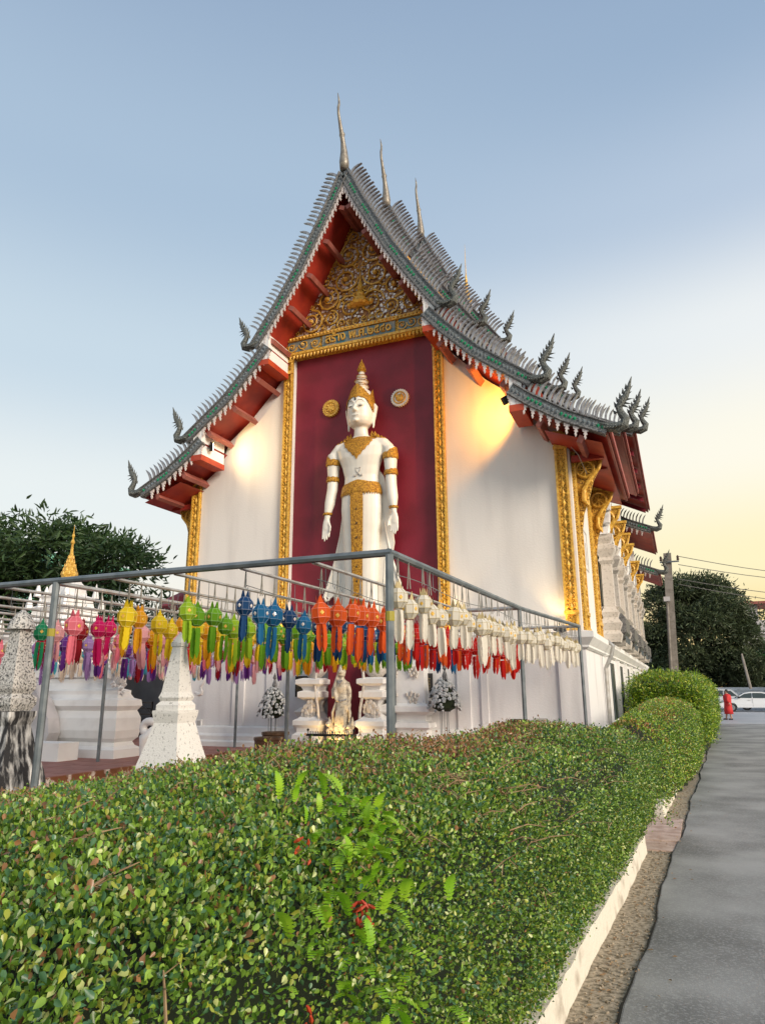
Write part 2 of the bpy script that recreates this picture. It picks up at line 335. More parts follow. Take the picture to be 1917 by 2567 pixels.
for i in range(4):
    for j in range(4):
        x0 = RX(9.3) + .04 - .5 * (i + 1); y0 = 9.18 + .55 * j
        k = MB(); z = .018 + random.uniform(-.008, .008); k.obox((x0 + .012 * j, y0, -.04), (.475, .004, 0), (.02, .525, random.uniform(-.01, .01)), (0, 0, z + .04)); k.build('paving_slab', 'paver_pink', pav)
# temple terrace
b = MB(); b.box(-60, -2.2, 6.6, 70, -.1, .25); struct(b.build('terrace', 'terracotta'))
b = MB(); b.box(-60, -9.62, 7.6, 70, .2, .444); b.mi = 1; b.box(-9.615, -9.585, 7.6, 70, .2, .452); tf = struct(b.build('raised_terrace', ['terracotta', 'terrace_edge'])); ORG[tf.name] = Vector((0, 0, 0))
tile = MB(); tile.box(-.29, .29, -.29, .29, -.01, .0); tme = tile.mesh('floor_tile', 'terracotta')
for i in range(6):
    for j in range(14):
        inst('floor_tile', tme, tf, Matrix.Translation((-9.95 - .6 * i, 8.0 + .6 * j, .4525 + random.uniform(-.002, .002))))
# ------------------------------------------------------------------ temple
T = thing('temple', 'tall white Thai temple hall with maroon centre panel and stacked silver-finned roof', 'temple', (XC, FY, 0))
def xw(d): return XC + d
UP = [(0, 15.53), (.45, 14.55), (1.3, 12.92), (1.95, 11.88), (2.66, 10.84)]
MI = [(2.25, 10.78), (2.65, 10.30), (3.45, 9.46), (4.72, 8.47)]
LO = [(4.22, 8.38), (4.6, 8.05), (5.35, 7.52), (6.16, 7.10)]
LINES = [UP, MI, LO]
def sample(line, step, a=0., e=0.):      # even points along a polyline: (d, z, tangent angle)
    P = [Vector(p) for p in line]; seg = [(P[i + 1] - P[i]).length for i in range(len(P) - 1)]; tot = sum(seg); o = []
    s_ = a
    while s_ <= tot - e + 1e-6:
        r = s_; i = 0
        while i < len(seg) - 1 and r > seg[i]: r -= seg[i]; i += 1
        u = r / seg[i]; p = P[i].lerp(P[i + 1], u); t = (P[i + 1] - P[i]).normalized(); o.append((p[0], p[1], t)); s_ += step
    return o
def offs(line, k):      # polyline moved k along its outward normal
    o = []
    for i, p in enumerate(line):
        t = (Vector(line[min(i + 1, len(line) - 1)]) - Vector(line[max(i - 1, 0)])).normalized(); o.append((p[0] + t[1] * -k, p[1] + t[0] * k))
    return o
def zroof(d):
    d = abs(d)
    for ln in (LO, MI, UP):
        for (a, za), (c, zc) in zip(ln, ln[1:]):
            if a <= d <= c: return za + (zc - za) * (d - a) / (c - a)
    return 7.0
# walls
PW = 5.27
for sd_ in (-1, 1):
    b = MB(); ds = [2.05 + (PW - 2.05) * i / 14 for i in range(15)]
    poly = [(xw(sd_ * 2.05), 2.9)] + [(xw(sd_ * PW), 2.9)] + [(xw(sd_ * d), min(zroof(d) - .26, 11.2)) for d in reversed(ds)]
    b.prism(poly, FY, FY + .3); b.build('front_wall', 'white_wall', T)
b = MB(); b.box(xw(-2.06), xw(2.06), FY + .14, FY + .34, 2.9, 10.9); b.build('centre_panel', 'maroon', T)
b = MB(); b.box(xw(PW - .3), xw(PW), FY + .305, 38.5, 2.9, 7.6); b.build('side_wall', 'white_wall', T)
b = MB(); b.box(xw(-PW), xw(-PW + .3), FY + .305, 38.5, 2.9, 7.6); b.build('side_wall', 'white_wall', T)
b = MB(); b.box(xw(-PW), xw(PW), 38.5, 38.8, 2.9, 7.6); b.build('rear_wall', 'white_wall', T)
# plinth storey
b = MB(); b.box(xw(-PW - .05), xw(PW + .05), FY - .08, 43, .2, 2.62)
for d0, d1 in ((-5.32, -5.0), (-3.55, -3.2), (-2.55, -2.2), (2.45, 2.75), (3.0, 3.15), (4.72, 5.32)): b.box(xw(d0), xw(d1), FY - .12, FY - .081, .2, 2.61)
b.build('plinth', 'white_plinth', T)
b = MB(); b.rectlathe([(.05, 2.62), (.10, 2.66), (.10, 2.70), (.16, 2.78), (.22, 2.86), (.22, 2.98), (.02, 3.02)], xw(-PW - .03), xw(PW + .03), FY - .08, 43); b.build('plinth_cornice', 'white_trim', T)
b = MB(); b.rectlathe([(.28, .40), (.28, .56), (.22, .60), (.22, .70), (.14, .76), (.10, .90), (.03, .93)], xw(-PW - .03), xw(PW + .03), FY - .1, 43); b.build('base_moulding', 'white_trim', T)
for d0, z0, w, h, mm in ((-4.62, .86, .17, .22, 'line_grey'),):
    b = MB(); b.box(xw(d0), xw(d0 + w), FY - .135, FY - .09, z0, z0 + h); b.mi = 1; b.box(xw(d0 + .03), xw(d0 + w - .03), FY - .139, FY - .136, z0 + .03, z0 + h - .03); b.build('vent', ['white_trim', mm], T)
# gold pilasters
def pilaster(d0, d1, z0, z1, y0, yb, name='pilaster', axis='x', n=None):
    """carved gilded strip: edge mouldings with beads and a row of lozenges; axis x faces the front, axis y faces the side"""
    f = (lambda a, q, z: (xw(a), y0 - q, z)) if axis == 'x' else (lambda a, q, z: (xw(y0) + q, a, z))
    def bx(b, a0, a1, q0, q1, za, zb):
        p, r = f(a0, q0, za), f(a1, q1, zb); b.box(min(p[0], r[0]), max(p[0], r[0]), min(p[1], r[1]), max(p[1], r[1]), za, zb)
    b = MB(); bx(b, d0, d1, -.1, .06, z0, z1); p = b.build(name, 'gold', T)
    w = d1 - d0; b = MB()
    for a in (d0, d1 - .05): bx(b, a, a + .05, .06, .095, z0, z1)
    for zz in (z0, z1 - .45, z1 - .1, z0 + .35): bx(b, d0 - .02, d1 + .02, .061, .11, zz, zz + .08)
    b.build('moulding', 'gold_plain', p)
    b = MB(); z = z0 + .1; cnt = 0
    while z < z1 - .1:
        for a in (d0 + .065, d1 - .065):
            q = f(a, .07, z); b.lathe([(.004, -.03), (.026, 0), (.004, .03)], q, 5)
        z += .085
    z = z0 + .5
    while z < z1 - .6:
        for (da, dz) in ((0, .10), (.055, 0), (0, -.10), (-.055, 0)): pass
        cq = f((d0 + d1) / 2, .062, z); h, ww = .11, (w - .17) / 2
        if axis == 'x': vs = [(cq[0], cq[1] - .001, z + h), (cq[0] + ww, cq[1] - .001, z), (cq[0], cq[1] - .001, z - h), (cq[0] - ww, cq[1] - .001, z), (cq[0], cq[1] - .045, z)]
        else: vs = [(cq[0] + .001, cq[1], z + h), (cq[0] + .001, cq[1] + ww, z), (cq[0] + .001, cq[1], z - h), (cq[0] + .001, cq[1] - ww, z), (cq[0] + .045, cq[1], z)]
        b.add(vs, [(0, 1, 4), (1, 2, 4), (2, 3, 4), (3, 0, 4)]); z += .235
    b.build('carving', 'gold_plain', p, kind='stuff')
    return p
for d0, d1 in ((-2.32, -2.06), (2.06, 2.32)): pilaster(d0, d1, 3.02, 10.86, FY, FY)
pilaster(4.94, 5.22, 3.02, 7.62, FY, FY); pilaster(-5.24, -4.96, 3.02, 7.75, FY, FY)
for y0, y1 in ((15.95, 16.5), (18.75, 19.4), (23.3, 23.75), (27.3, 27.75), (31.3, 31.75), (35.2, 35.65)):
    pilaster(y0, y1, 3.02, 7.3, PW, 0, axis='y')
pilaster(15.95, 16.4, 3.02, 7.3, -PW - .16, 0, axis='y')
# lintel band with its inscription
b = MB(); b.box(xw(-2.36), xw(2.36), FY - .10, FY + .2, 10.87, 11.44); lin = b.build('lintel', 'gold', T)
b = MB(); b.box(xw(-2.42), xw(2.42), FY - .16, FY - .101, 10.93, 11.0); b.box(xw(-2.42), xw(2.42), FY - .17, FY - .101, 11.36, 11.46); b.build('moulding', 'gold_plain', lin)
b = MB(); b.box(xw(-1.12), xw(1.05), FY - .125, FY - .1005, 11.02, 11.345); b.box(xw(1.15), xw(2.2), FY - .12, FY - .1005, 11.03, 11.34); b.box(xw(-2.2), xw(-1.2), FY - .12, FY - .1005, 11.03, 11.34); b.build('enamel_ground', 'blue_enamel', lin)
frg = MB(); n = 44
for i in range(n):
    x = xw(-2.38 + 4.76 * (i + .5) / n); w = .05
    frg.add([(x - w, FY - .135, 10.93), (x + w, FY - .135, 10.93), (x + w * .6, FY - .14, 10.84), (x, FY - .135, 10.79), (x - w * .6, FY - .14, 10.84), (x, FY - .165, 10.87)], [(0, 1, 5), (1, 2, 5), (2, 3, 5), (3, 4, 5), (4, 0, 5)])
    frg.ball((x, FY - .18, 11.41), .034, 5, 3)
frg.build('fringe', 'gold_plain', lin, kind='stuff')
tcu = bpy.data.curves.new('inscription', 'FONT'); tcu.body = 'สร้าง พ.ศ.๒๕๔๐'; tcu.size = .36; tcu.extrude = .018; tcu.bevel_depth = .006; tcu.align_x = 'CENTER'
to = bpy.data.objects.new('inscription', tcu); C.objects.link(to); bpy.context.view_layer.update()
tme_ = bpy.data.meshes.new_from_object(to.evaluated_get(bpy.context.evaluated_depsgraph_get())); bpy.data.objects.remove(to)
tme_.materials.clear(); tme_.materials.append(M['gold_plain'])
xs = [v.co.x for v in tme_.vertices]; wd = max(xs) - min(xs) if xs else 1
io = bpy.data.objects.new('inscription', tme_); C.objects.link(io); io.parent = lin; io.matrix_local = Matrix.Translation(Vector((xw(-.03), FY - .145, 11.09)) - ORG[lin.name]) @ Matrix.Rotation(pi / 2, 4, 'X') @ Matrix.Scale(1.95 / wd, 4, (1, 0, 0))
# scrollwork: gilded spirals packed into a region
def spiral(b, x, z, r, y, turns=1.6, ph=0., sg=1, rad=.022, n=4, steps=20):
    pts = []; rr = []
    for i in range(steps):
        u = i / (steps - 1); a = ph + sg * u * turns * 2 * pi; q = r * (1 - .86 * u)
        pts.append((x + q * cos(a), y - .03 * u, z + q * sin(a))); rr.append(rad * (1.05 - .55 * u))
    b.tube(pts, rr, n)
    b.ball((x, y - .045, z), max(.02, r * .2), 6, 3)
    for i in range(3, steps - 6, 4):      # leaf tongues along the outside
        p = Vector(pts[i]); o_ = (p - Vector((x, p.y, z))).normalized(); t = Vector((-o_.z, 0, o_.x)) * sg; l = r * .33
        q = p + o_ * l + t * l * .5
        b.add([p - t * l * .3, p + t * l * .3, q, p + o_ * l * .4 + Vector((0, -.035, 0))], [(0, 1, 3), (1, 2, 3), (2, 0, 3)])
b = MB(); b.mi = 0
def sc_band(x0, x1, z, y, r):
    b = MB(); n = max(1, int((x1 - x0) / (r * 1.9)))
    for i in range(n): spiral(b, x0 + (x1 - x0) * (i + .5) / n, z + (.02 if i % 2 else -.02), r, y, 1.5, pi * (i % 2), 1 if i % 2 else -1, .02)
    return b
sc_band(xw(-2.25), xw(-1.15), 11.185, FY - .125, .15).build('scrollwork', 'gold_plain', lin, kind='stuff')
sc_band(xw(1.1), xw(2.25), 11.185, FY - .125, .15).build('scrollwork', 'gold_plain', lin, kind='stuff')
# gable
b = MB(); b.prism([(xw(-2.6), 11.44), (xw(2.6), 11.44), (xw(0), 15.5)], FY + .02, FY + .25); gab = b.build('gable', 'gable_back', T)
def halfw(z): return 2.3 * (15.1 - z) / (15.1 - 11.46)
for sd_ in (-1, 1):
    b = MB(); b.tube([(xw(sd_ * 2.34), FY - .02, 11.47), (xw(0), FY - .02, 15.22)], .05, 6); b.tube([(xw(sd_ * 2.14), FY - .0, 11.5), (xw(sd_ * .02), FY - .0, 14.9)], .028, 5)
    for i in range(46):
        u = i / 46; x, z = 2.24 * (1 - u), 11.5 + 3.62 * u; b.ball((xw(sd_ * x), FY - .03, z), .036, 5, 3)
        x2, z2 = 2.47 * (1 - u), 11.5 + 3.84 * u
        b.lathe([(.045, -.03), (.03, .03), (.004, .09)], (xw(sd_ * x2), FY - .03, z2 + .03), 5)
    b.build('gable_border', 'gold_plain', gab, kind='stuff')
sp = []; g = MB(); chips = MB()
tries = 0; rs = np.random.default_rng(3)
for r in (.40, .31, .25, .20, .155, .12, .095, .075, .058):
    for k in range(1500):
        z = rs.uniform(11.5 + r, 14.7); x = rs.uniform(0.0, max(.01, halfw(z) - r * 1.15))
        if x < r * .8: continue
        if (halfw(z) - x) / 1.19 < r: continue
        if all((x - a) ** 2 + (z - c) ** 2 > (.93 * (r + q)) ** 2 for a, c, q in sp):
            sp.append((x, z, r))
for x, z, r in sp:
    for sd_ in ((-1, 1) if x > .02 else (1,)):
        spiral(g, xw(sd_ * x), z, r * .97, FY - .02, 1.4 + .5 * (r > .2), pi * .5 * int(z * 7) + (0 if sd_ > 0 else pi), sd_ * (1 if int(x * 9 + z * 5) % 2 else -1), .017 + .045 * r, 4, 10 if r < .13 else 20)
g.build('scrollwork', 'gold_plain', gab, kind='stuff')
for k in range(1100):
    z = 11.5 + 3.3 * rs.beta(1, 1.7); x = rs.uniform(-1, 1) * max(0, halfw(z) - .1); w = rs.uniform(.022, .055); t = rs.uniform(0, pi); c_, s_ = cos(t) * w, sin(t) * w
    chips.add([(xw(x) + c_, FY + .004, z + s_), (xw(x) - s_, FY - .004, z + c_), (xw(x) - c_, FY + .0, z - s_), (xw(x) + s_, FY - .012, z - c_)], [(0, 1, 2, 3)])
chips.build('mirror_mosaic', 'mirror_chip', gab, kind='stuff')
b = MB(); b.lathe([(.26, 0), (.30, .06), (.2, .1), (.22, .2), (.12, .28), (.14, .36), (.06, .5), (.09, .58), (.03, .8), (.004, 1.3)], (xw(0), FY - .05, 12.05), 10); b.build('gable_finial', 'gold_plain', gab)
# ------------------------------------------------------------------ roofs
def finmesh():
    b = MB(); pts = [(-.035, 0), (.03, 0), (.045, .10), (.052, .20), (.03, .30), (-.03, .41), (-.012, .29), (.0, .19), (-.008, .09)]   # in (along up-slope, outward)
    b.prism(pts, -.035, .035); return b.mesh('fin', 'silver')
def dropmesh():
    b = MB(); pts = [(-.075, .02), (.075, .02), (.07, -.07), (.03, -.09), (.055, -.15), (.01, -.165), (.03, -.225), (-.005, -.28), (-.035, -.20), (-.015, -.155), (-.05, -.13), (-.025, -.08), (-.07, -.06)]
    b.prism(pts, -.02, .02); return b.mesh('pendant', 'fringe_white')
FIN, DROP = finmesh(), dropmesh()
def gems(b, line, sd_, y, dz):
    for k, (d, z, t) in enumerate(sample(line, .105, .08, .1)):
        nx, nz = -t[1], t[0]; b.mi = 0 if (k // 4) % 2 else 1
        o = .005; cx, cz = xw(sd_ * (d + nx * o)), z + dz + nz * o; w = .05
        b.add([(cx - w, y, cz), (cx, y, cz - w), (cx + w, y, cz), (cx, y, cz + w), (cx, y - .045, cz)], [(0, 1, 4), (1, 2, 4), (2, 3, 4), (3, 0, 4)])
def fin_mtx(d, z, t, sd_, y, sc=1.):
    up = Vector((sd_ * -t[0], 0, -t[1])); nrm = Vector((sd_ * -t[1], 0, t[0])); 
    # fins lean up-slope: outward axis tilted towards the vertical
    outw = (nrm * .92 + Vector((random.uniform(-.05, .05), random.uniform(-.05, .05), .35))).normalized(); yx = Vector((0, 1, 0))
    m = Matrix((up * sc, yx * sc * (1 if sd_ > 0 else 1), outw * sc)).transposed().to_4x4(); m.translation = Vector((xw(sd_ * d), y, z)); return m
def joined(me, mtxs, name, m, parent):
    n = len(me.vertices); co = np.empty(n * 3); me.vertices.foreach_get('co', co); co = co.reshape(-1, 3); b = MB(); fs = [tuple(p.vertices) for p in me.polygons]
    for mt in mtxs:
        a = np.array(mt); v = co @ a[:3, :3].T + a[:3, 3]; b.add([tuple(q) for q in v], fs)
    b.build(name, m, parent, kind='stuff', recalc=False)
NAGA_P = [(-.30, .10), (-.12, .0), (.06, -.05), (.20, .0), (.25, .14), (.17, .28), (.13, .42), (.20, .56), (.31, .70), (.38, .86), (.42, 1.0), (.47, 1.14)]
NAGA_R = [.10, .14, .16, .15, .125, .10, .095, .105, .085, .06, .038, .01]
def naga_bm(x, y, z, sd_, sc=1., hx=None):
    b = MB(); f = lambda p, dy=0: (x + sd_ * p[0] * sc, y + dy, z + p[1] * sc)
    b.tube([f(p) for p in NAGA_P], [r * sc * .85 for r in NAGA_R], 8)
    def spike(p, q, w):
        p, q = Vector(f(p)), Vector(f(q)); t = (q - p).cross(Vector((0, 1, 0))).normalized() * w * sc; yv = Vector((0, .04 * sc, 0))
        b.add([p + t, p - yv, p - t, p + yv, q], [(0, 1, 4), (1, 2, 4), (2, 3, 4), (3, 0, 4)])
    for p, q in (((.08, .46), (.03, .60)), ((.13, .58), (.09, .71)), ((.19, .66), (.17, .80)), ((.26, .76), (.25, .90)), ((.33, .86), (.33, 1.0)), ((.05, .30), (-.01, .40))): spike(p, q, .045)
    for p, q in (((.22, .54), (.44, .46)), ((.28, .60), (.47, .60)), ((.33, .72), (.45, .78)), ((.38, .84), (.48, .92)), ((.22, .48), (.36, .38))): spike(p, q, .04)
    for i in range(7):
        u = i / 6; b.ball(f((-.22 + .38 * u, -.08 + .06 * abs(u - .5)), -.16 * sc), .035 * sc, 5, 3)
    return b
def chofa(y, z, sc):
    P = [(0, -.15), (0, .1), (-.02, .45), (-.10, .75), (-.19, .98), (-.31, 1.25), (-.43, 1.55), (-.45, 1.75), (-.40, 1.92), (-.41, 2.06), (-.50, 2.25)]
    Rr = [.14, .16, .115, .08, .075, .055, .045, .042, .038, .03, .008]
    b = MB(); b.tube([(xw(0), y + p[0] * sc, z + p[1] * sc) for p in P], [r * sc for r in Rr], 8)
    b.ball((xw(0), y - .17 * sc, z + .98 * sc), .10 * sc, 6, 4)
    return b.build('roof_horn', 'chofa', T, smooth=True)
def purl(d, z, t, sd_, y0, y1, dz, w=.12, h=.17):
    b = MB(); u = Vector((sd_ * t[0], 0, t[1])) * w; nn = Vector((sd_ * -t[1], 0, t[0])) * -h
    b.obox(Vector((xw(sd_ * d), y0, z + dz)) - u * .5 + nn * .9, u, (0, y1 - y0, 0), nn); return b.build('purlin', 'red_beam', T)
def section(y0, y1, dz, full, tiers=(0, 1, 2), sides=(-1, 1), ext=0.):
    for sd_ in sides:
        for ti in tiers:
            ln = LINES[ti]
            if ti == 2 and sd_ > 0 and ext: ln = [(d + ext * k / (len(ln) - 1), z) for k, (d, z) in enumerate(ln)]
            top, und = offs(ln, .10), offs(ln, -.09)
            b = MB(); n = len(ln)
            for (pa, mi) in ((top, 0), (und, 1)):
                b.mi = mi; vs = [(xw(sd_ * d), y, z + dz) for d, z in pa for y in (y0 + .06, y1)]
                b.add(vs, [(2 * i, 2 * i + 1, 2 * i + 3, 2 * i + 2) for i in range(n - 1)])
            e0, e1 = top[-1], und[-1]; b.mi = 1; b.add([(xw(sd_ * e0[0]), y0 + .06, e0[1] + dz), (xw(sd_ * e0[0]), y1, e0[1] + dz), (xw(sd_ * e1[0]), y1, e1[1] + dz), (xw(sd_ * e1[0]), y0 + .06, e1[1] + dz)], [(0, 1, 2, 3)])
            rf = b.build('roof', ['roof_tile', 'red_soffit'], T)
            if ti == 2:       # eave edge strips
                for q, (o, m_) in enumerate(((.0, 'red_beam'), (.07, 'red_soffit'))):
                    b = MB(); b.box(xw(sd_ * (e1[0] + .01 + o)) - .025, xw(sd_ * (e1[0] + .01 + o)) + .025, y0 + .08, y1, e1[1] + dz - .02 + o, e1[1] + dz + .10 + o * 1.4); b.build('eave_board', m_, rf)
            # barge board
            b = MB(); up_, lo_ = offs(ln, .16), offs(ln, -.15)
            vs = []
            for (a, c), (e, f_) in zip(up_, lo_): vs += [(xw(sd_ * a), y0, c + dz), (xw(sd_ * e), y0, f_ + dz), (xw(sd_ * a), y0 + .12, c + dz), (xw(sd_ * e), y0 + .12, f_ + dz)]
            fs = []
            for i in range(n - 1):
                q = 4 * i; fs += [(q, q + 1, q + 5, q + 4), (q + 2, q + 6, q + 7, q + 3), (q, q + 4, q + 6, q + 2), (q + 1, q + 3, q + 7, q + 5)]
            fs += [(0, 2, 3, 1), (4 * n - 4, 4 * n - 3, 4 * n - 1, 4 * n - 2)]
            b.add(vs, fs); bd = b.build('barge_board', 'mosaic_board', T)
            b = MB()
            for o, r_ in ((.13, .026), (-.12, .024)): b.tube([(xw(sd_ * d), y0 - .012, z + dz) for d, z in offs(ln, o)], r_, 5)
            b.build('moulding', 'silver_dark', bd)
            gb = MB(); gems(gb, ln, sd_, y0 - .003, dz); gb.build('gem_studs', ['emerald', 'mirror_grey'], bd, kind='stuff')
            fm = [fin_mtx(d, z + dz, t, sd_, y0 + .06, random.uniform(.93, 1.03)) for d, z, t in sample(offs(ln, .15), .13 if ti == 0 else .135, .12, .42) if random.random() > .02]
            dm = []
            for d, z, t in sample(offs(ln, -.14), .21 if ti else .17, .1, .25):
                m = Matrix.Rotation(sd_ * .12 + random.uniform(-.08, .08), 4, 'Y') @ Matrix.Scale(random.uniform(.78, .92), 4); m.translation = Vector((xw(sd_ * d), y0 + .03, z + dz)); dm.append(m)
            single = full == 2 or (full == 1 and sd_ > 0 and ti == 0)
            if single:
                for m in fm: inst('fin', FIN, bd, m)
            else: joined(FIN, fm, 'fins', 'silver', bd)
            if full == 2:
                for m in dm: inst('pendant', DROP, bd, m)
            else: joined(DROP, dm, 'pendants', 'fringe_white', bd)
            # upturned serpent head at the foot of the board
            d, z = ln[-1]; naga_bm(xw(sd_ * (d + .14)), y0 + .05, z + dz + .06, sd_, random.uniform(.84, .92)).build('serpent_finial', 'naga_scale', T, smooth=False)
    if 0 in tiers: b = MB(); b.tube([(xw(0), y0 + .1, 15.66 + dz), (xw(0), y1, 15.66 + dz)], .14, 8); b.build('ridge', 'silver_dark', T)
section(14.57, 20.5, 0, 2, ext=.07); chofa(14.62, 15.78, .90)
section(17.6, 24, 1.02, 1, sides=(1,), ext=.22); section(17.6, 24, 1.02, 0, sides=(-1,)); chofa(17.68, 16.78, .92)
section(20.94, 31.2, 2.12, 1, sides=(1,), ext=.40); section(20.94, 31.2, 2.12, 0, sides=(-1,)); chofa(21.0, 17.88, .92)
section(30.5, 36, 1.1, 0, ext=.46); section(35.35, 39.5, 0.0, 0, ext=.5)
for y in (22.4, 24.4, 26.4, 28.4, 30.3):
    b = MB(); a0, a1 = Vector((xw(5.28), y, 9.66)), Vector((xw(6.46), y, 9.08)); b.obox(a0, a1 - a0, (0, .16, 0), (0, 0, -.16)); b.build('purlin', 'maroon', T)
# ridge spire
b = MB(); b.lathe([(.5, 0), (.55, .15), (.35, .25), (.45, .45), (.25, .6), (.36, .8), (.2, .95), (.28, 1.15), (.12, 1.35), (.18, 1.5), (.05, 1.8), (.09, 1.95), (.02, 2.6), (.004, 4.1)], (xw(0), 27.2, 17.4), 10); b.build('ridge_spire', 'gold_plain', T, smooth=False)
# purlins below the front overhang and the pale step beams
for sd_ in (-1, 1):
    for ti, st, a in ((0, 1.02, .95), (1, .98, .85), (2, .95, 1.0)):
        for d, z, t in sample(offs(LINES[ti], -.085), st, a, .35): purl(d, z, t, sd_, RY + .13, FY + .05, 0)
    for d0, d1, z0, z1 in ((2.20, 2.48, 10.40, 11.12), (4.20, 4.48, 7.98, 8.66)):
        b = MB(); b.box(xw(min(sd_ * d0, sd_ * d1)), xw(max(sd_ * d0, sd_ * d1)), RY + .02, FY - .11, z0, z1); b.build('beam_end', 'white_trim', T)
        b = MB(); b.box(xw(min(sd_ * d0, sd_ * d1)) - .03, xw(max(sd_ * d0, sd_ * d1)) + .03, RY + .01, FY - .11, z0 - .16, z0 - .003); b.build('beam', 'red_orange', T)
    for y0, y1 in ((RY + .3, RY + .42), (FY - .0, FY + .14)):
        b = MB(); b.box(xw(min(sd_ * 5.3, sd_ * 6.0)), xw(max(sd_ * 5.3, sd_ * 6.0)), y0 + .9, y1 + .9, 6.86, 7.0); b.build('purlin', 'red_soffit', T)
    # closing soffit over the side passage
    b = MB(); b.add([(xw(sd_ * 4.9), RY + .14, 7.32), (xw(sd_ * 6.08), RY + .14, 6.86), (xw(sd_ * 6.08), 20.4, 6.86), (xw(sd_ * 4.9), 20.4, 7.32)], [(0, 1, 2, 3)]); b.build('soffit', 'red_soffit', T)
# eave brackets (carved, with a wheel)
def bracket(y, dz, sd_=1, full=True):
    x = lambda d: xw(sd_ * d); w = .07
    b = MB(); b.prism([(x(5.28), 7.02 + dz), (x(5.98), 7.02 + dz), (x(5.92), 6.80 + dz), (x(5.72), 6.45 + dz), (x(5.60), 6.05 + dz), (x(5.46), 5.7 + dz), (x(5.38), 5.2 + dz), (x(5.28), 4.75 + dz)], y - w * .45, y + w * .45); p = b.build('eave_bracket', 'gold', T)
    b = MB(); b.tube([(x(5.94), y - .05, 6.96 + dz), (x(5.86), y - .06, 6.72 + dz), (x(5.66), y - .06, 6.5 + dz), (x(5.50), y - .06, 6.25 + dz), (x(5.48), y - .06, 6.0 + dz), (x(5.60), y - .06, 5.86 + dz), (x(5.58), y - .06, 5.98 + dz)], [.03, .045, .05, .055, .06, .045, .02], 6)
    b.build('volute', 'gold_plain', p); b = MB()
    ol = [(5.95, 6.98), (5.90, 6.80), (5.70, 6.45), (5.58, 6.05), (5.44, 5.7), (5.36, 5.2), (5.30, 4.8)]
    for (a0, c0), (a1, c1) in zip(ol, ol[1:]):
        for u in (0, .5): b.ball((x(a0 + (a1 - a0) * u - .02), y - .02, c0 + (c1 - c0) * u + dz), .045, 5, 3)
    b.build('bead_edge', 'gold_plain', p, kind='stuff')
    b = MB(); b.box(min(x(5.28), x(6.0)), max(x(5.28), x(6.0)), y - .08, y + .08, 7.02 + dz, 7.10 + dz); b.build('bracket_cap', 'gold_plain', p)
    b = MB(); c = (x(5.56), 6.74 + dz)
    b.tube([(c[0] + .20 * cos(t), y - .06, c[1] + .20 * sin(t)) for t in [2 * pi * i / 16 for i in range(17)]], .035, 5, cap=False)
    for i in range(8): a = pi * i / 4; b.tube([(c[0], y - .06, c[1]), (c[0] + .19 * cos(a), y - .06, c[1] + .19 * sin(a))], .014, 4)
    b.ball((c[0], y - .07, c[1]), .05, 6, 4); b.build('wheel', 'gold_plain', p); return p
for y in (16.15, 19.1, 21.4, 23.5, 25.5, 27.5, 31.5, 35.4): bracket(y, 0 if y < 20 else .0)
bracket(16.15, 0, -1); bracket(19.1, 0, -1)
# side windows: carved white columns under pointed hoods, dark balcony panels below
def side_window(yc):
    x = xw(PW); b = MB(); b.box(x - .05, x + .02, yc - .85, yc + .85, 3.9, 6.6); p = b.build('window', 'glass_dark', T)
    for s_ in (-1, 1):
        b = MB(); y = yc + s_ * .95; b.rectlathe([(.10, 3.03), (.16, 3.25), (.10, 3.35), (.18, 3.55), (.08, 3.7), (.12, 3.85), (.04, 4.0), (.03, 5.2), (.10, 5.3), (.06, 5.4), (.16, 5.62), (.16, 5.72), (.05, 5.8), (.12, 5.95), (.12, 6.05), (.0, 6.12)], x + .12, x + .34, y - .12, y + .12); b.build('column', 'white_stucco', p)
    b = MB()
    for k, (w, z0, h, q) in enumerate(((1.25, 6.05, .75, .12), (.95, 6.45, .85, .2), (.6, 6.9, 1.0, .28))):
        b.prism([(yc - w, z0), (yc - w * .8, z0 + .18), (yc - w * .3, z0 + h * .6), (yc, z0 + h), (yc + w * .3, z0 + h * .6), (yc + w * .8, z0 + .18), (yc + w, z0), (yc + w * .6, z0 + .02), (yc, z0 + h * .55), (yc - w * .6, z0 + .02)], x + .05, x + .30 + q * .5, 'x')
    b.build('window_hood', 'white_trim', p)
    b = MB(); b.rectlathe([(.1, 3.9), (.2, 4.0), (.05, 4.06)], x + .02, x + .3, yc - .9, yc + .9); b.build('sill', 'white_stucco', p)
    b = MB(); b.rectlathe([(.0, 3.2), (.10, 3.32), (.10, 3.72), (.0, 3.84)], x + .1, x + .50, yc - .75, yc + .75); b.build('balcony_panel', 'silver_dark', p)
    b = MB()
    for k in range(12): y = yc - .72 + 1.44 * k / 11; b.tube([(x + .56, y, 3.04), (x + .58, y, 3.2)], .02, 4)
    b.build('baluster', 'steel', p, kind='stuff')
for y in (21.5, 25.6, 29.6, 33.5, 37.2): side_window(y)
for k in range(7):      # ground-floor windows
    y0 = 20.0 + 3.25 * k; xs_ = xw(PW + .05)
    b = MB(); b.box(xs_ - .05, xs_ + .012, y0, y0 + 2.3, .95, 2.5); p = b.build('window', 'glass_dark', T)
    b = MB(); b.box(xs_ + .013, xs_ + .03, y0 + 1.1, y0 + 1.2, .95, 2.5); b.box(xs_ + .013, xs_ + .03, y0, y0 + .05, .95, 2.5); b.build('frame', 'steel', p)
    b = MB(); b.box(xs_ + .001, xs_ + .12, y0 - .6, y0 - .32, .3, 2.6); b.build('wall_strip', 'white_trim', T)
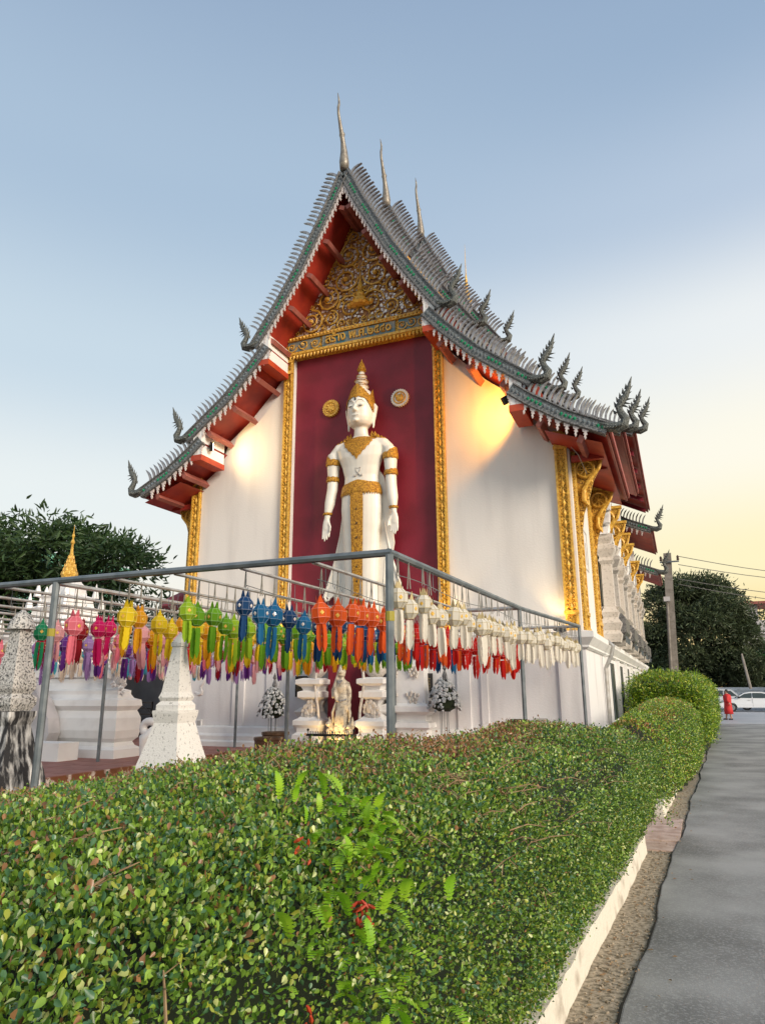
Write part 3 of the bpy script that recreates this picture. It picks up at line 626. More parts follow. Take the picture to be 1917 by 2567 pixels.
b = MB(); xs_ = xw(PW + .05); b.tube([(xs_ + .16, 18.9, 2.98), (xs_ + .30, 18.9, 2.85), (xs_ + .24, 18.9, 2.62), (xs_ + .08, 18.9, 2.3), (xs_ + .07, 18.9, .2)], .05, 8); b.build('drainpipe', 'steel_light', T)
b = MB(); b.tube([(xw(5.21), FY - .07, 7.35), (xw(5.5), FY - .3, 6.9), (xw(5.6), 16.0, 6.6)], .012, 4); b.tube([(xw(-4.9), FY - .03, 7.9), (xw(-5.2), FY - .1, 7.3), (xw(-5.3), 15.9, 6.9)], .012, 4); b.build('cable', 'string', T)
# Thai character plate painted on the side wall
b = MB(); xs_ = xw(PW) + .004
for (y0, y1, z0, z1) in ((17.0, 17.04, 4.6, 5.6), (17.9, 17.94, 4.6, 5.6), (17.0, 17.9, 4.6, 4.64), (17.0, 17.9, 5.56, 5.6), (17.3, 17.34, 4.75, 5.45), (17.6, 17.64, 4.75, 5.3)): b.box(xs_, xs_ + .006, y0, y1, z0, z1)
b.build('wall_outline', 'line_grey', T)
# floodlights
def spot(loc, tgt, energy, size, blend, col=(1, .66, .25), rad=.08):
    l = bpy.data.lights.new('floodlight', 'SPOT'); l.energy = energy; l.spot_size = R_(size); l.spot_blend = blend; l.color = col; l.shadow_soft_size = rad
    o = bpy.data.objects.new('floodlight_beam', l); C.objects.link(o); o.location = loc; o.rotation_euler = (Vector(loc) - Vector(tgt)).to_track_quat('Z', 'Y').to_euler(); return o
def flood(loc, tgt, energy, size, blend, label, sc=1., group=None, emit=True, col=(1, .66, .28)):
    loc, tgt = Vector(loc), Vector(tgt); d = (tgt - loc).normalized(); t = thing('floodlight', label, 'floodlight', loc, group)
    u = d.orthogonal().normalized(); v = d.cross(u)
    b = MB(); b.obox(loc - u * .12 * sc - v * .09 * sc - d * .10 * sc, u * .24 * sc, v * .18 * sc, d * .09 * sc); b.build('case', 'lamp_case', t)
    b = MB(); b.obox(loc - u * .10 * sc - v * .075 * sc - d * .008 * sc, u * .20 * sc, v * .15 * sc, d * .006 * sc); b.build('lens', 'lamp_glow', t)
    b = MB(); b.tube([loc - d * .06 * sc, loc - d * .06 * sc + Vector((0, 0, .12 * sc)), loc - d * .06 * sc + Vector((0, .1 * sc, .16 * sc))], .012, 4); b.build('arm', 'lamp_case', t)
    s_ = spot(loc + d * .03, tgt, energy, size, blend, col, rad=.05); s_.parent = t; s_.location = d * .03; return t
flood((xw(-4.04), 14.92, 8.28), (xw(-2.6), FY + .1, 8.3), 75, 130, .9, 'lit floodlight on the pale beam end under the left eave')
flood((xw(4.04), 14.86, 8.24), (xw(2.8), FY + .1, 8.45), 150, 122, .4, 'black floodlight on the right eave throwing a golden pool on the wall', col=(1, .42, .05))
flood((xw(4.85), 15.35, 3.08), (xw(4.95), FY - .02, 4.6), 34, 95, .6, 'small floodlight at the foot of the right corner pilaster', .9)
flood((xw(2.2), 15.42, 3.08), (xw(2.2), FY - .02, 4.6), 36, 90, .6, 'small floodlight at the foot of the pilaster right of the statue', .8)
flood((xw(-2.2), 15.42, 3.08), (xw(-2.2), FY - .02, 4.6), 36, 90, .6, 'small floodlight at the foot of the pilaster left of the statue', .8)
flood((xw(-5.05), 15.42, 3.08), (xw(-5.05), FY - .02, 4.6), 24, 90, .6, 'small floodlight at the foot of the left corner pilaster', .8)
# ------------------------------------------------------------------ great standing statue on the centre panel
SX, SY = -7.0, 15.52
ST = thing('statue', 'tall white standing statue with gold crown and ornaments on the maroon panel', 'statue', (SX, SY, 3.1))
TOR = [  # z, half width, half depth, y shift
    (3.15, .50, .20, 0), (3.6, .44, .20, 0), (4.2, .42, .21, 0), (4.9, .45, .23, 0), (5.6, .50, .25, 0), (6.2, .545, .27, 0), (6.6, .53, .27, 0), (6.85, .47, .25, 0), (7.05, .455, .24, 0),
    (7.3, .51, .26, -.01), (7.55, .61, .30, -.02), (7.80, .68, .29, -.02), (7.95, .61, .22, -.01), (8.03, .42, .18, 0), (8.12, .24, .16, 0), (8.18, .19, .16, -.02), (8.38, .18, .16, -.04)]
def tor(z):
    for a, c in zip(TOR, TOR[1:]):
        if a[0] <= z <= c[0]:
            u = (z - a[0]) / (c[0] - a[0]); return [a[i] + (c[i] - a[i]) * u for i in (1, 2, 3)]
    return TOR[-1][1:]
ARM = {}
def hzf(p):        # final head and crown proportions
    x, y, z = p
    if z <= 8.36: return p
    k = .94 if z < 9.62 else .9
    return (SX + (x - SX) * k, y, 8.36 + (z - 8.36) * .86 if z < 9.62 else 9.4436 + (z - 9.62) * .64)
b = MB(); b.ell([(SX, SY + y, z, a, d) for z, a, d, y in TOR], 24, .92)
HD = [(8.36, .19, .16, -.04), (8.42, .28, .24, -.07), (8.50, .33, .29, -.08), (8.62, .365, .33, -.07), (8.8, .385, .36, -.05), (9.0, .375, .375, -.04), (9.2, .36, .36, -.03), (9.4, .30, .31, 0), (9.55, .2, .2, 0)]
b.ell([(SX, SY + y, z, a, d) for z, a, d, y in HD], 24)
def headpt(th, z):
    for a, c in zip(HD, HD[1:]):
        if a[0] <= z <= c[0]: u = (z - a[0]) / (c[0] - a[0]); A, D, Y = [a[i] + (c[i] - a[i]) * u for i in (1, 2, 3)]; break
    return Vector((SX + A * sin(th), SY + Y - D * cos(th), z))
# nose, lids, lips, chin, brow
b.tube([(SX, SY - .36, 9.06), (SX, SY - .42, 8.92), (SX, SY - .475, 8.80)], [.035, .045, .055], 8); b.ball((SX, SY - .44, 8.79), (.085, .06, .04))
for s_ in (-1, 1):
    q = headpt(s_ * .42, 8.96); b.ball((q.x, q.y + .015, 8.965), (.095, .05, .05)); b.tube([headpt(s_ * .08, 9.03), headpt(s_ * .25, 9.10), headpt(s_ * .5, 9.10), headpt(s_ * .72, 9.02)], .026, 5)
    # ears with long lobes
    x = SX + s_ * .375; b.tube([(x, SY, 9.12), (x + s_ * .05, SY, 9.0), (x + s_ * .03, SY - .01, 8.8), (x + s_ * .0, SY - .02, 8.55), (x - s_ * .03, SY - .04, 8.32)], [.04, .07, .06, .045, .03], 7)
    b.tube([(SX + s_ * .40, SY, 7.92), (SX + s_ * .62, SY, 7.86), (SX + s_ * .77, SY, 7.70)], [.15, .17, .155], 10)
    A = [(s_ * .77, 0, 7.74), (s_ * .80, 0, 7.45), (s_ * .805, 0, 7.1), (s_ * .82, -.02, 6.78), (s_ * .87, -.05, 6.42), (s_ * .905, -.09, 6.16), (s_ * .915, -.10, 6.02)]
    RR = [.18, .175, .145, .14, .135, .09, .072]; ARM[s_] = (A, RR)
    b.tube([(SX + p[0], SY + p[1], p[2]) for p in A], RR, 12)
    # hand: palm and five unequal fingers
    hx, hy = SX + s_ * .92, SY - .11
    b.ell([(hx, hy, 6.04, .07, .055), (hx + s_ * .005, hy, 5.95, .10, .05), (hx + s_ * .01, hy, 5.82, .115, .045), (hx + s_ * .01, hy, 5.74, .10, .04)], 10)
    for k, ln in enumerate((.27, .33, .31, .24)):
        fx = hx + s_ * .01 + (k - 1.5) * .056; b.tube([(fx, hy, 5.78), (fx + (k - 1.5) * .006, hy - .012, 5.76 - ln * .55), (fx + (k - 1.5) * .008, hy - .0 - .03, 5.76 - ln)], [.03, .027, .018], 6)
    b.tube([(hx - s_ * .07, hy - .02, 5.93), (hx - s_ * .13, hy - .05, 5.80), (hx - s_ * .135, hy - .07, 5.66)], [.034, .03, .02], 6)
for zz, w, r in ((8.655, .10, .024), (8.615, .075, .026)): b.tube([headpt(-w / .32, zz + .012), headpt(0, zz), headpt(w / .32, zz + .012)], [r * .6, r, r * .6], 6)
b.ball(headpt(0, 8.5), (.09, .06, .06))
b.v = [hzf(p) for p in b.v]
body = b.build('body', 'statue_white', ST, recalc=False); remesh(body, .021, 5, .5)
# face lines
for s_ in (-1, 1):
    e = MB(); e.tube([headpt(s_ * .20, 8.93) + Vector((0, -.035, 0)), headpt(s_ * .40, 8.915) + Vector((0, -.045, 0)), headpt(s_ * .62, 8.945) + Vector((0, -.02, 0))], [.006, .017, .004], 5); e.build('eye', 'ink', ST)
    e = MB(); e.tube([headpt(s_ * .10, 9.05) + Vector((0, -.025, 0)), headpt(s_ * .28, 9.125) + Vector((0, -.025, 0)), headpt(s_ * .52, 9.125) + Vector((0, -.02, 0)), headpt(s_ * .75, 9.03) + Vector((0, -.02, 0))], [.008, .014, .013, .004], 5); e.build('eyebrow', 'line_grey', ST)
e = MB(); e.lathe([(.004, -.05), (.03, 0), (.004, .06)], headpt(0, 9.16) + Vector((0, -.005, 0)), 6); e.build('forehead_mark', 'ink', ST)
e = MB(); e.tube([headpt(-.26, 8.645) + Vector((0, -.02, 0)), headpt(0, 8.632) + Vector((0, -.03, 0)), headpt(.26, 8.645) + Vector((0, -.02, 0))], [.005, .008, .005], 5); e.build('mouth', 'line_grey', ST)
for o in list(ST.children):
    if o.name.split('.')[0] in ('eye', 'eyebrow', 'forehead_mark', 'mouth'):
        for v in o.data.vertices: v.co = Vector(hzf(tuple(v.co + ORG[ST.name]))) - ORG[ST.name]
# robe spreading behind the legs, with curled hems
for s_ in (-1, 1):
    b = MB(); px = [(.30, 6.9), (.50, 6.5), (.60, 5.6), (.76, 4.9), (.98, 4.25), (1.02, 4.08), (.92, 4.0), (.80, 4.08), (.74, 3.85), (.80, 3.55), (.74, 3.2), (.3, 3.15)]
    if s_ > 0: px = [(.40, 7.3), (.60, 7.0), (.74, 6.2), (.84, 5.3)] + px[3:]
    b.prism([(SX + s_ * x, z) for x, z in px], SY + .08, SY + .14); cp = b.build('robe_wing', 'statue_white', ST)
    b = MB(); b.tube([(SX + s_ * x, SY + .09, z) for x, z in ((.52, 6.4), (.62, 5.6), (.78, 4.9), (1.0, 4.22), (1.06, 4.06), (1.0, 3.96), (.93, 3.99), (.95, 4.06))], [.02, .03, .035, .04, .045, .04, .03, .02], 6)
    for k in range(3): b.tube([(SX + s_ * (.60 + .08 * k), SY + .085, 4.9 - .22 * k), (SX + s_ * (.56 + .07 * k), SY + .075, 4.2 - .1 * k), (SX + s_ * (.62 + .06 * k), SY + .08, 3.5)], .016, 5)
    b.build('hem', 'statue_white', cp, smooth=True)
# gilded ornaments laid over the body
def shell(name, th0, th1, zlo, zhi, off, mat_, nt=28, nz=5, src=tor, thick=True):
    b = MB(); vs = []
    for i in range(nt + 1):
        th = th0 + (th1 - th0) * i / nt; a, c = zlo(th), zhi(th)
        for k in range(nz + 1):
            z = a + (c - a) * k / nz; w, d, y = src(z); o = off * (1 if 0 < k < nz else .35)
            cx, sy_ = sin(th), cos(th); vs.append((SX + (w + o) * math.copysign(abs(cx) ** .92, cx), SY + y - (d + o) * math.copysign(abs(sy_) ** .92, sy_), z))
    b.add(vs, [(i * (nz + 1) + k, (i + 1) * (nz + 1) + k, (i + 1) * (nz + 1) + k + 1, i * (nz + 1) + k + 1) for i in range(nt) for k in range(nz)])
    return b.build(name, mat_, ST, recalc=False, smooth=True)
saw = lambda th, n, a: a * (1 - abs(((th * n / (2 * pi)) % 1) * 2 - 1))
shell('necklace', -1.75, 1.75, lambda t: 7.98 - .0 + min(0, -.54 + abs(t) * .74) + saw(t, 40, .05), lambda t: 8.10 - .02 * abs(t), .035, 'gold_statue', 44, 6)
shell('belt', -1.7, 1.7, lambda t: 6.60 - saw(t, 44, .10), lambda t: 6.86 + .07 * max(0, 1 - abs(t) * 1.6), .035, 'gold_statue', 66, 4)
sash = shell('sash', -.27, .27, lambda t: 3.5, lambda t: 6.6, .045, 'gold_statue', 6, 40)
b = MB()
for k in range(8): w, d, y = tor(6.15 - .36 * k); b.lathe([(.004, -.03), (.022, 0), (.004, .03)], (SX, SY + y - d - .05, 6.15 - .36 * k), 6)
b.build('gem', 'ink', sash, kind='stuff')
b = MB(); shield = [(-.30, 8.04), (-.34, 8.22), (-.30, 8.30)]
for s_ in (-1, 1):
    for k in range(5): b.lathe([(.004, -.05), (.055, 0), (.05, .06), (.004, .17 - .02 * k)], (SX + s_ * (.30 + .085 * k), SY - .02, 8.10 - .035 * k + .03 * (k == 1)), 6)
b.build('shoulder_ornament', 'gold_statue', ST)
for s_ in (-1, 1):
    A, RR = ARM[s_]
    def ring(t0, t1, name, flare=0., nn=16):
        P = [Vector((SX + p[0], SY + p[1], p[2])) for p in A]; b = MB()
        def at(t):
            i = min(int(t), len(P) - 2); return P[i].lerp(P[i + 1], t - i), RR[i] + (RR[i + 1] - RR[i]) * (t - i)
        vs = []; K = 5
        for k in range(K):
            t = t0 + (t1 - t0) * k / (K - 1)
            for j in range(nn):
                a = 2 * pi * j / nn; tt = t + ((flare * max(0, s_ * cos(a)) if k == 0 else 0) - (.05 * (j % 2) if k in (0, K - 1) else 0) * (1 if k else -1)) * (-1 if k == 0 else 1); p, r = at(max(0, min(len(P) - 1.01, tt)))
                o = r + (.03 if 0 < k < K - 1 else .015); vs.append((p.x + o * cos(a), p.y + o * sin(a), p.z))
        b.add(vs, [(k * nn + j, k * nn + (j + 1) % nn, (k + 1) * nn + (j + 1) % nn, (k + 1) * nn + j) for k in range(K - 1) for j in range(nn)]); b.build(name, 'gold_statue', ST, recalc=False)
    ring(.55, 1.1, 'armlet', .5); ring(1.95, 2.35, 'armlet', .1); ring(4.95, 5.35, 'bracelet')
# crown
cr = MB(); cr.lathe([(.36, 9.30), (.33, 9.42), (.26, 9.55), (.17, 9.62), (.15, 9.70), (.20, 9.74), (.20, 9.80), (.13, 9.84), (.13, 9.92), (.205, 10.0), (.17, 10.07), (.10, 10.10), (.095, 10.18), (.15, 10.23), (.115, 10.30), (.075, 10.33), (.085, 10.43), (.07, 10.48)], (SX, SY + .0, 0), 20)
cr = cr.build('crown', 'statue_white', ST, smooth=True)
b = MB()
for r_, z_ in ((.205, 9.77), (.205, 10.0), (.15, 10.24), (.135, 9.88), (.105, 10.14)): b.tube([(SX + r_ * cos(a), SY + r_ * sin(a), z_) for a in [2 * pi * i / 18 for i in range(19)]], .014, 5, cap=False)
b.build('crown_ring', 'gold_statue', cr, kind='stuff')
b = MB(); b.lathe([(.10, 10.48), (.095, 10.52), (.125, 10.60), (.10, 10.72), (.06, 10.84), (.05, 10.92), (.02, 11.0), (.004, 11.08)], (SX, SY, -.06), 10)
for k in range(8):
    for j in range(4): a = pi * k / 4 + j * .3; r = .12 - .02 * j; b.lathe([(.02, -.03), (.012, .02), (.002, .06)], (SX + r * cos(a), SY + r * sin(a), 10.52 + .09 * j), 5)
b.build('crown_tip', 'gold_statue', cr)
b = MB(); vs = []; nt = 60
for i in range(nt + 1):
    th = -2.3 + 4.6 * i / nt; at_ = abs(th)
    zt = 9.74 - .42 * min(at_, 1.2) / 1.2 + (.28 * max(0, 1 - abs(at_ - 1.62) * 2.2)) + saw(th, 50, .03)
    zb = 9.20 + .06 * (1 - abs(2 * min(at_, .5) / .5 - 1)) - (.40 * max(0, min(1, (at_ - .72) / .7)))
    for k in range(6):
        u = k / 5; z = zb + (zt - zb) * u; hh = headpt(th, min(9.3, max(8.4, z))); c_ = Vector((SX, SY, z)); v = Vector((hh.x - SX, hh.y - SY, 0)); sc_ = 1.05 + .03 * (0 < k < 5) - max(0, z - 9.3) * .45 * (1 if at_ < 1.2 else .15)
        vs.append(tuple(Vector((SX + v.x * sc_, SY + v.y * sc_, z))))
b.add(vs, [(i * 6 + k, i * 6 + 6 + k, i * 6 + 7 + k, i * 6 + 1 + k) for i in range(nt) for k in range(5)]); b.build('crown_band', 'gold_statue', cr, recalc=False)
for o in [cr] + list(cr.children):
    for v in o.data.vertices: v.co = Vector(hzf(tuple(v.co + ORG[ST.name]))) - ORG[ST.name]
# navel scroll
b = MB()
for s_ in (-1, 1): b.tube([(SX + .02 + s_ * x, SY - tor(7.1)[1] - .012, z) for x, z in ((.0, 7.22), (.07, 7.24), (.05, 7.16), (.0, 7.10), (.07, 7.02), (.11, 7.02), (.10, 7.07))], .014, 5)
b.build('chest_mark', 'line_grey', ST)
b = MB()
for k in range(3):
    for s_ in (-1, 1): b.tube([(SX + s_ * x, SY - .26, z - .33 * k) for x, z in ((.0, 3.95), (.14, 3.9), (.17, 3.78), (.08, 3.72), (.04, 3.8), (.0, 3.66))], [.03, .035, .035, .03, .02, .03], 5)
b.build('sash_scroll', 'gold_statue', ST)
# lotus pedestal of the statue on the plinth
b = MB(); b.ell([(SX, SY, 3.02, .85, .34), (SX, SY, 3.08, .9, .36), (SX, SY, 3.14, .75, .3)], 20); b.build('pedestal', 'gold_statue', ST)
# medallions
for (mx_, mz, lab, white) in ((-8.06, 9.24, 'gold sun medallion on the maroon panel left of the statue head', 0), (-6.05, 9.20, 'white rimmed gold medallion on the maroon panel right of the statue head', 1)):
    t = thing('medallion', lab, 'medallion', (mx_, FY + .1, mz), 'round medallions beside the statue head')
    b = MB(); n = 24; pts = [((.25 if i % 2 else .225) * cos(2 * pi * i / 48), (.25 if i % 2 else .225) * sin(2 * pi * i / 48)) for i in range(48)]
    b.prism([(mx_ + x, mz + z) for x, z in pts], FY + .06, FY + .14); b.build('rim', 'statue_white' if white else 'gold_plain', t)
    b = MB(); b.tube([(mx_ + .16 * cos(a), FY + .055, mz + .16 * sin(a)) for a in [2 * pi * i / 20 for i in range(21)]], .018, 5, cap=False); b.build('ring', 'gold_plain', t)
    b = MB(); b.ball((mx_ + .01, FY + .055, mz - .01), (.115, .05, .105), 12, 6)
    if white:
        for q in ((-.06, .06), (.06, .07)): b.tube([(mx_ + q[0], FY + .04, mz + .0), (mx_ + q[0] * 1.3, FY + .02, mz + q[1]), (mx_ + q[0] * .8, FY + .02, mz + q[1] + .04)], [.04, .025, .01], 5)
    else:
        for q in range(8): a = q * pi / 4; b.ball((mx_ + .10 * cos(a), FY + .04, mz + .10 * sin(a)), .03, 5, 3)
    b.build('relief', 'gold_plain', t)
# ------------------------------------------------------------------ shrine at the foot of the wall
HX, HY = -7.24, 15.0
SH = thing('shrine', 'white stucco shrine niche with red back at the foot of the temple wall', 'shrine', (HX, HY, .25))
b = MB(); b.box(HX - .55, HX + .55, 15.35, 15.62, .25, 2.75); b.build('niche_back', 'maroon', SH)
PROF = [(.18, .25), (.18, .80), (.10, .86), (.10, .96), (.17, 1.02), (.17, 1.12), (.08, 1.17), (-.06, 1.30), (-.10, 1.42), (-.04, 1.56), (.10, 1.64), (.10, 1.76), (.0, 1.80), (.04, 1.88), (.14, 1.94), (.14, 2.04), (.0, 2.08)]
for s_, x0, x1 in ((-1, HX - 1.0, HX - .64), (1, HX + .58, HX + .95)):
    b = MB(); b.rectlathe(PROF, x0, x1, 14.95, 15.6); pc = b.build('pillar', 'white_trim', SH)
    b = MB(); b.lathe([(.14, 2.08), (.27, 2.2), (.30, 2.36), (.24, 2.5), (.16, 2.56)], ((x0 + x1) / 2, 15.2, 0), 12); b.build('capital', 'white_stucco', pc, smooth=True)
    for k, (zz, q) in enumerate(((1.38, .0), (1.28, .0), (.62, .0))):
        b = MB(); xx = (x0 + x1) / 2 - .05 * s_ + (.1 * s_ if k == 1 else 0)
        for i in range(9): a = 2 * pi * i / 9; b.ball((xx + .12 * cos(a), 14.80 if k == 2 else 14.93, zz + .15 * sin(a)), (.06, .05, .075), 6, 4)
        b.ball((xx, 14.78 if k == 2 else 14.92, zz), (.09, .06, .12), 6, 4); b.build('leaf_ornament', 'white_stucco', pc)
    b = MB(); xi = x1 - .02 if s_ < 0 else x0 + .02
    b.tube([(xi + s_ * -.06, 14.9, z) for z in (.3, .8)], .05, 6); b.tube([(xi + s_ * (-.06 + .05 * sin(z * 4)), 14.88, z) for z in [.4 + .1 * i for i in range(22)]], .035, 6); b.build('niche_edge', 'gold_plain' if 0 else 'white_stucco', pc)
b = MB(); b.rectlathe([(.12, .25), (.12, .72), (.05, .78), (.05, .92), (.14, .98), (.12, 1.08), (.02, 1.12), (.02, 1.24), (.16, 1.32), (.15, 1.44), (.02, 1.5), (-.02, 2.0), (-.02, 3.0)], HX + 1.0, HX + 1.9, 15.3, 15.65); wing = b.build('side_pier', 'white_trim', SH)
b = MB()
for xx, zz in ((1.1, 1.62), (1.62, 1.62), (1.2, .58), (1.65, .58), (.65, .6), (1.15, 2.2), (1.65, 2.2)):
    for i in range(11): a = i * 2.4; r_ = .05 + .011 * i; b.ball((HX + xx + r_ * cos(a), 15.16 if zz < 1 else 15.27, zz + .9 * r_ * sin(a) + .02), (.035, .03, .05), 5, 3)
b.build('leaf_ornament', 'white_stucco', wing, kind='stuff')
b = MB(); b.rectlathe([(.12, .25), (.12, .72), (.05, .78), (.14, .98), (.02, 1.12), (.12, 1.3), (.0, 1.4)], HX - 1.25, HX - 1.02, 15.3, 15.65); b.build('side_pier', 'white_trim', SH)
b = MB(); b.rectlathe([(.1, .25), (.1, .5), (.0, .55), (.0, .62)], HX - .5, HX + .42, 14.75, 15.34); b.build('plinth_step', 'white_trim', SH)
# goddess figure
GX, GY, GZ = HX + .08, 14.86, .62
G = thing('goddess_statue', 'small pale goddess statue wringing her hair in the red niche', 'statue', (GX, GY, GZ))
b = MB(); s = .98
f = lambda x, y, z: (GX + x * s * .86, GY + y * s, GZ + z * s)
b.ell([(*f(-.02, 0, .18), .15, .12), (*f(-.0, 0, .4), .155, .13), (*f(.0, -.01, .65), .17, .14), (*f(.03, -.01, .86), .185, .145), (*f(.03, 0, .98), .155, .12), (*f(-.005, 0, 1.10), .125, .10), (*f(-.03, -.01, 1.26), .165, .115), (*f(-.035, 0, 1.38), .17, .10), (*f(-.03, 0, 1.44), .07, .07), (*f(-.03, -.01, 1.5), .055, .055)], 14)
b.ell([(*f(-.03, -.015, 1.48), .04, .04), (*f(-.03, -.025, 1.53), .085, .085), (*f(-.03, -.02, 1.62), .10, .11), (*f(-.03, 0, 1.70), .085, .095), (*f(-.03, .0, 1.80), .055, .06), (*f(-.03, .0, 1.88), .02, .02)], 12)
b.tube([f(-.03, -.12, 1.64), f(-.03, -.14, 1.59)], [.012, .018], 5)
b.tube([f(.12, 0, 1.37), f(.20, -.01, 1.2), f(.22, -.03, 1.0), f(.19, -.08, .85)], [.06, .052, .045, .035], 8)
b.tube([f(-.19, 0, 1.37), f(-.28, -.02, 1.2), f(-.25, -.08, 1.04), f(-.14, -.12, 1.10)], [.06, .05, .042, .032], 8)
for x0, y0, z0, dx in ((.19, -.08, .85, .3), (-.14, -.12, 1.10, .5)):
    for k in range(5): b.tube([f(x0 + (k - 2) * .014, y0, z0 - .02), f(x0 + (k - 2) * .018, y0 - .02, z0 - (.10 if k else .06))], [.012, .008], 5)
b.tube([f(-.10, -.02, 1.62), f(-.2, -.06, 1.3), f(-.17, -.12, 1.1), f(-.10, -.14, .95)], [.05, .05, .04, .03], 7)
gb_ = b.build('body', 'goddess_white', G, recalc=False); remesh(gb_, .016, 3, .5)
b = MB()
for k in range(8): b.tube([f(-.10 + .03 * k, -.14, .9 - .03 * abs(k - 4)), f(-.13 + .034 * k, -.16, .55), f(-.15 + .04 * k, -.15, .2)], [.014, .02, .016], 5)
for s_ in (-1, 1): b.tube([f(s_ * .16, -.05, .95), f(s_ * .26, -.08, .7), f(s_ * .24, -.08, .5), f(s_ * .33, -.08, .36), f(s_ * .28, -.06, .22)], [.03, .035, .03, .035, .05], 6)
b.build('skirt', 'goddess_white', G, smooth=True)
b = MB(); rs = np.random.default_rng(5)
for i in range(34):
    x = rs.uniform(-.36, .36); z = .16 + rs.uniform(0, .2) * (1 + abs(x) * 1.5); b.ball(f(x, -.12 + rs.uniform(-.05, .05), z), rs.uniform(.03, .065), 6, 4)
for s_ in (-1, 1):
    for k in range(5): b.lathe([(.05, -.04), (.04, .04), (.004, .16)], f(s_ * (.2 + .035 * k), -.1, .25 + .05 * k), 6)
b.build('wave_base', 'goddess_white', G, kind='stuff')
b = MB(); b.ell([(*f(0, 0, .0), .40, .22), (*f(0, 0, .04), .42, .23), (*f(0, 0, .09), .34, .2), (*f(0, 0, .14), .40, .22), (*f(0, 0, .19), .34, .19)], 16); b.build('lotus_base', 'goddess_white', G)
b = MB(); b.tube([f(-.09, -.10, 1.42), f(-.03, -.135, 1.35), f(.03, -.10, 1.42)], .02, 5); b.tube([f(-.12, -.09, .98), f(.02, -.145, .95), f(.16, -.1, .99)], .022, 5); b.build('ornament', 'silver', G)
flood((HX + .05, 14.35, .42), (HX + .05, 14.9, 1.2), 45, 120, .6, 'small floodlight on the step below the goddess statue', .8, emit=True)
# candle rack
CR = thing('candle_rack', 'black iron two-tier candle rack in front of the shrine', 'rack', (-7.0, 13.9, .25))
b = MB()
for y, z, x0, x1 in ((13.95, .84, -7.6, -6.42), (13.7, .60, -7.62, -6.55)): b.box(x0, x1, y, y + .05, z, z + .05)
b.build('rail', 'black_paint', CR)
for xx, zz in ((-7.48, .84), (-6.6, .84)): b = MB(); b.box(xx, xx + .05, 13.86, 13.9, .25, zz + .02); b.build('leg', 'black_paint', CR)
b = MB()
for k in range(28): b.tube([(-7.57 + .041 * k, 13.975, .89), (-7.57 + .041 * k, 13.975, .945)], .008, 4)
for k in range(26): b.tube([(-7.60 + .04 * k, 13.725, .65), (-7.60 + .04 * k, 13.725, .72)], .008, 4)
b.build('spike', 'black_paint', CR, kind='stuff')
b = MB(); b.ball((-7.56, 13.97, .97), .03); b.ball((-6.47, 13.97, .97), .03); b.build('knob', 'black_paint', CR)
t = thing('incense_basin', 'low dark rectangular basin beside the candle rack', 'basin', (-6.3, 13.9, .25)); b = MB(); b.rectlathe([(.0, .25), (.04, .66), (.08, .68), (.08, .73), (.03, .73), (.02, .6)], -6.78, -5.9, 13.75, 14.1); b.build('bowl', 'glazed_pot', t)
b = MB(); b.ball((-6.9, 13.55, .5), (.3, .08, .14), 10, 5); tagp(b.build('flower_offering', 'yellow_paint'), 'heap of yellow garland flowers under the candle rack', 'flowers')
b = MB()
for k in range(14): b.ball((-6.55 + .26 * rs.uniform(), 13.3, .52 + .12 * rs.uniform()), .05, 6, 4)
tagp(b.build('flower_offering', 'red_orange'), 'orange marigolds lying right of the candle rack', 'flowers', kind=None)
# glazed jars
for x, y, r, h, lab in ((-7.62, 12.45, .27, .66, 'brown glazed jar in front, nearest the hedge'), (-7.85, 13.1, .27, .72, 'dark brown glazed jar standing just behind the front jar')):
    t = thing('jar', lab, 'jar', (x, y, .25), 'brown glazed jars'); b = MB(); b.lathe([(r * .62, 0), (r * .85, h * .3), (r * .98, h * .7), (r, h * .9), (r * 1.06, h * .93), (r * 1.06, h), (r * .92, h), (r * .9, h * .85)], (x, y, .25), 20); b.build('bowl', 'glazed_pot', t, smooth=False)
    b = MB(); b.lathe([(r * .9, h * .86), (.01, h * .88)], (x, y, .25), 16); b.build('water', 'glass_dark', t)
# silver flower topiaries on wire stands
def topiary(x, y, z, lab, rx, hz):
    t = thing('flower_arrangement', lab, 'flower arrangement', (x, y, .25), 'silver flower trees beside the shrine')
    b = MB(); rs = np.random.default_rng(int(abs(x) * 100)); 
    for i in range(230):
        u = rs.uniform(0, 1) ** .8; th = rs.uniform(0, 2 * pi); rr = rx * (1 - u ** 1.8) ** .55; p = Vector((x + rr * cos(th), y + rr * sin(th), z - hz * .42 + hz * u)); w = rs.uniform(.03, .055)
        nrm = Vector((cos(th), sin(th), .5)).normalized(); a = nrm.orthogonal().normalized(); c_ = nrm.cross(a)
        v = [p + nrm * .03] + [p + (a * cos(k * 2 * pi / 5 + i) + c_ * sin(k * 2 * pi / 5 + i)) * w + nrm * .02 * (k % 2) for k in range(5)]
        b.add(v, [(0, 1 + k, 1 + (k + 1) % 5) for k in range(5)])
    b.build('blossom', 'wax_flower', t, kind='stuff', recalc=False)
    b = MB(); b.lathe([(rx * .35, -hz * .4), (rx * .72, -hz * .3), (rx * .62, hz * .1), (rx * .25, hz * .45)], (x, y, z), 10); b.build('core', 'shaded_core', t)
    b = MB(); b.lathe([(.05, 0), (.06, .12), (.02, .24), (.05, .27), (.005, .4)], (x + .03, y, z + hz * .5), 7); b.build('top_bud', 'silver_dark', t)
    b = MB()
    for k in range(5): a = 2 * pi * k / 5; b.tube([(x + .09 * cos(a), y + .09 * sin(a), .25), (x + .09 * cos(a), y + .09 * sin(a), z - hz * .3)], .008, 4)
    b.build('wire_stand', 'steel', t)
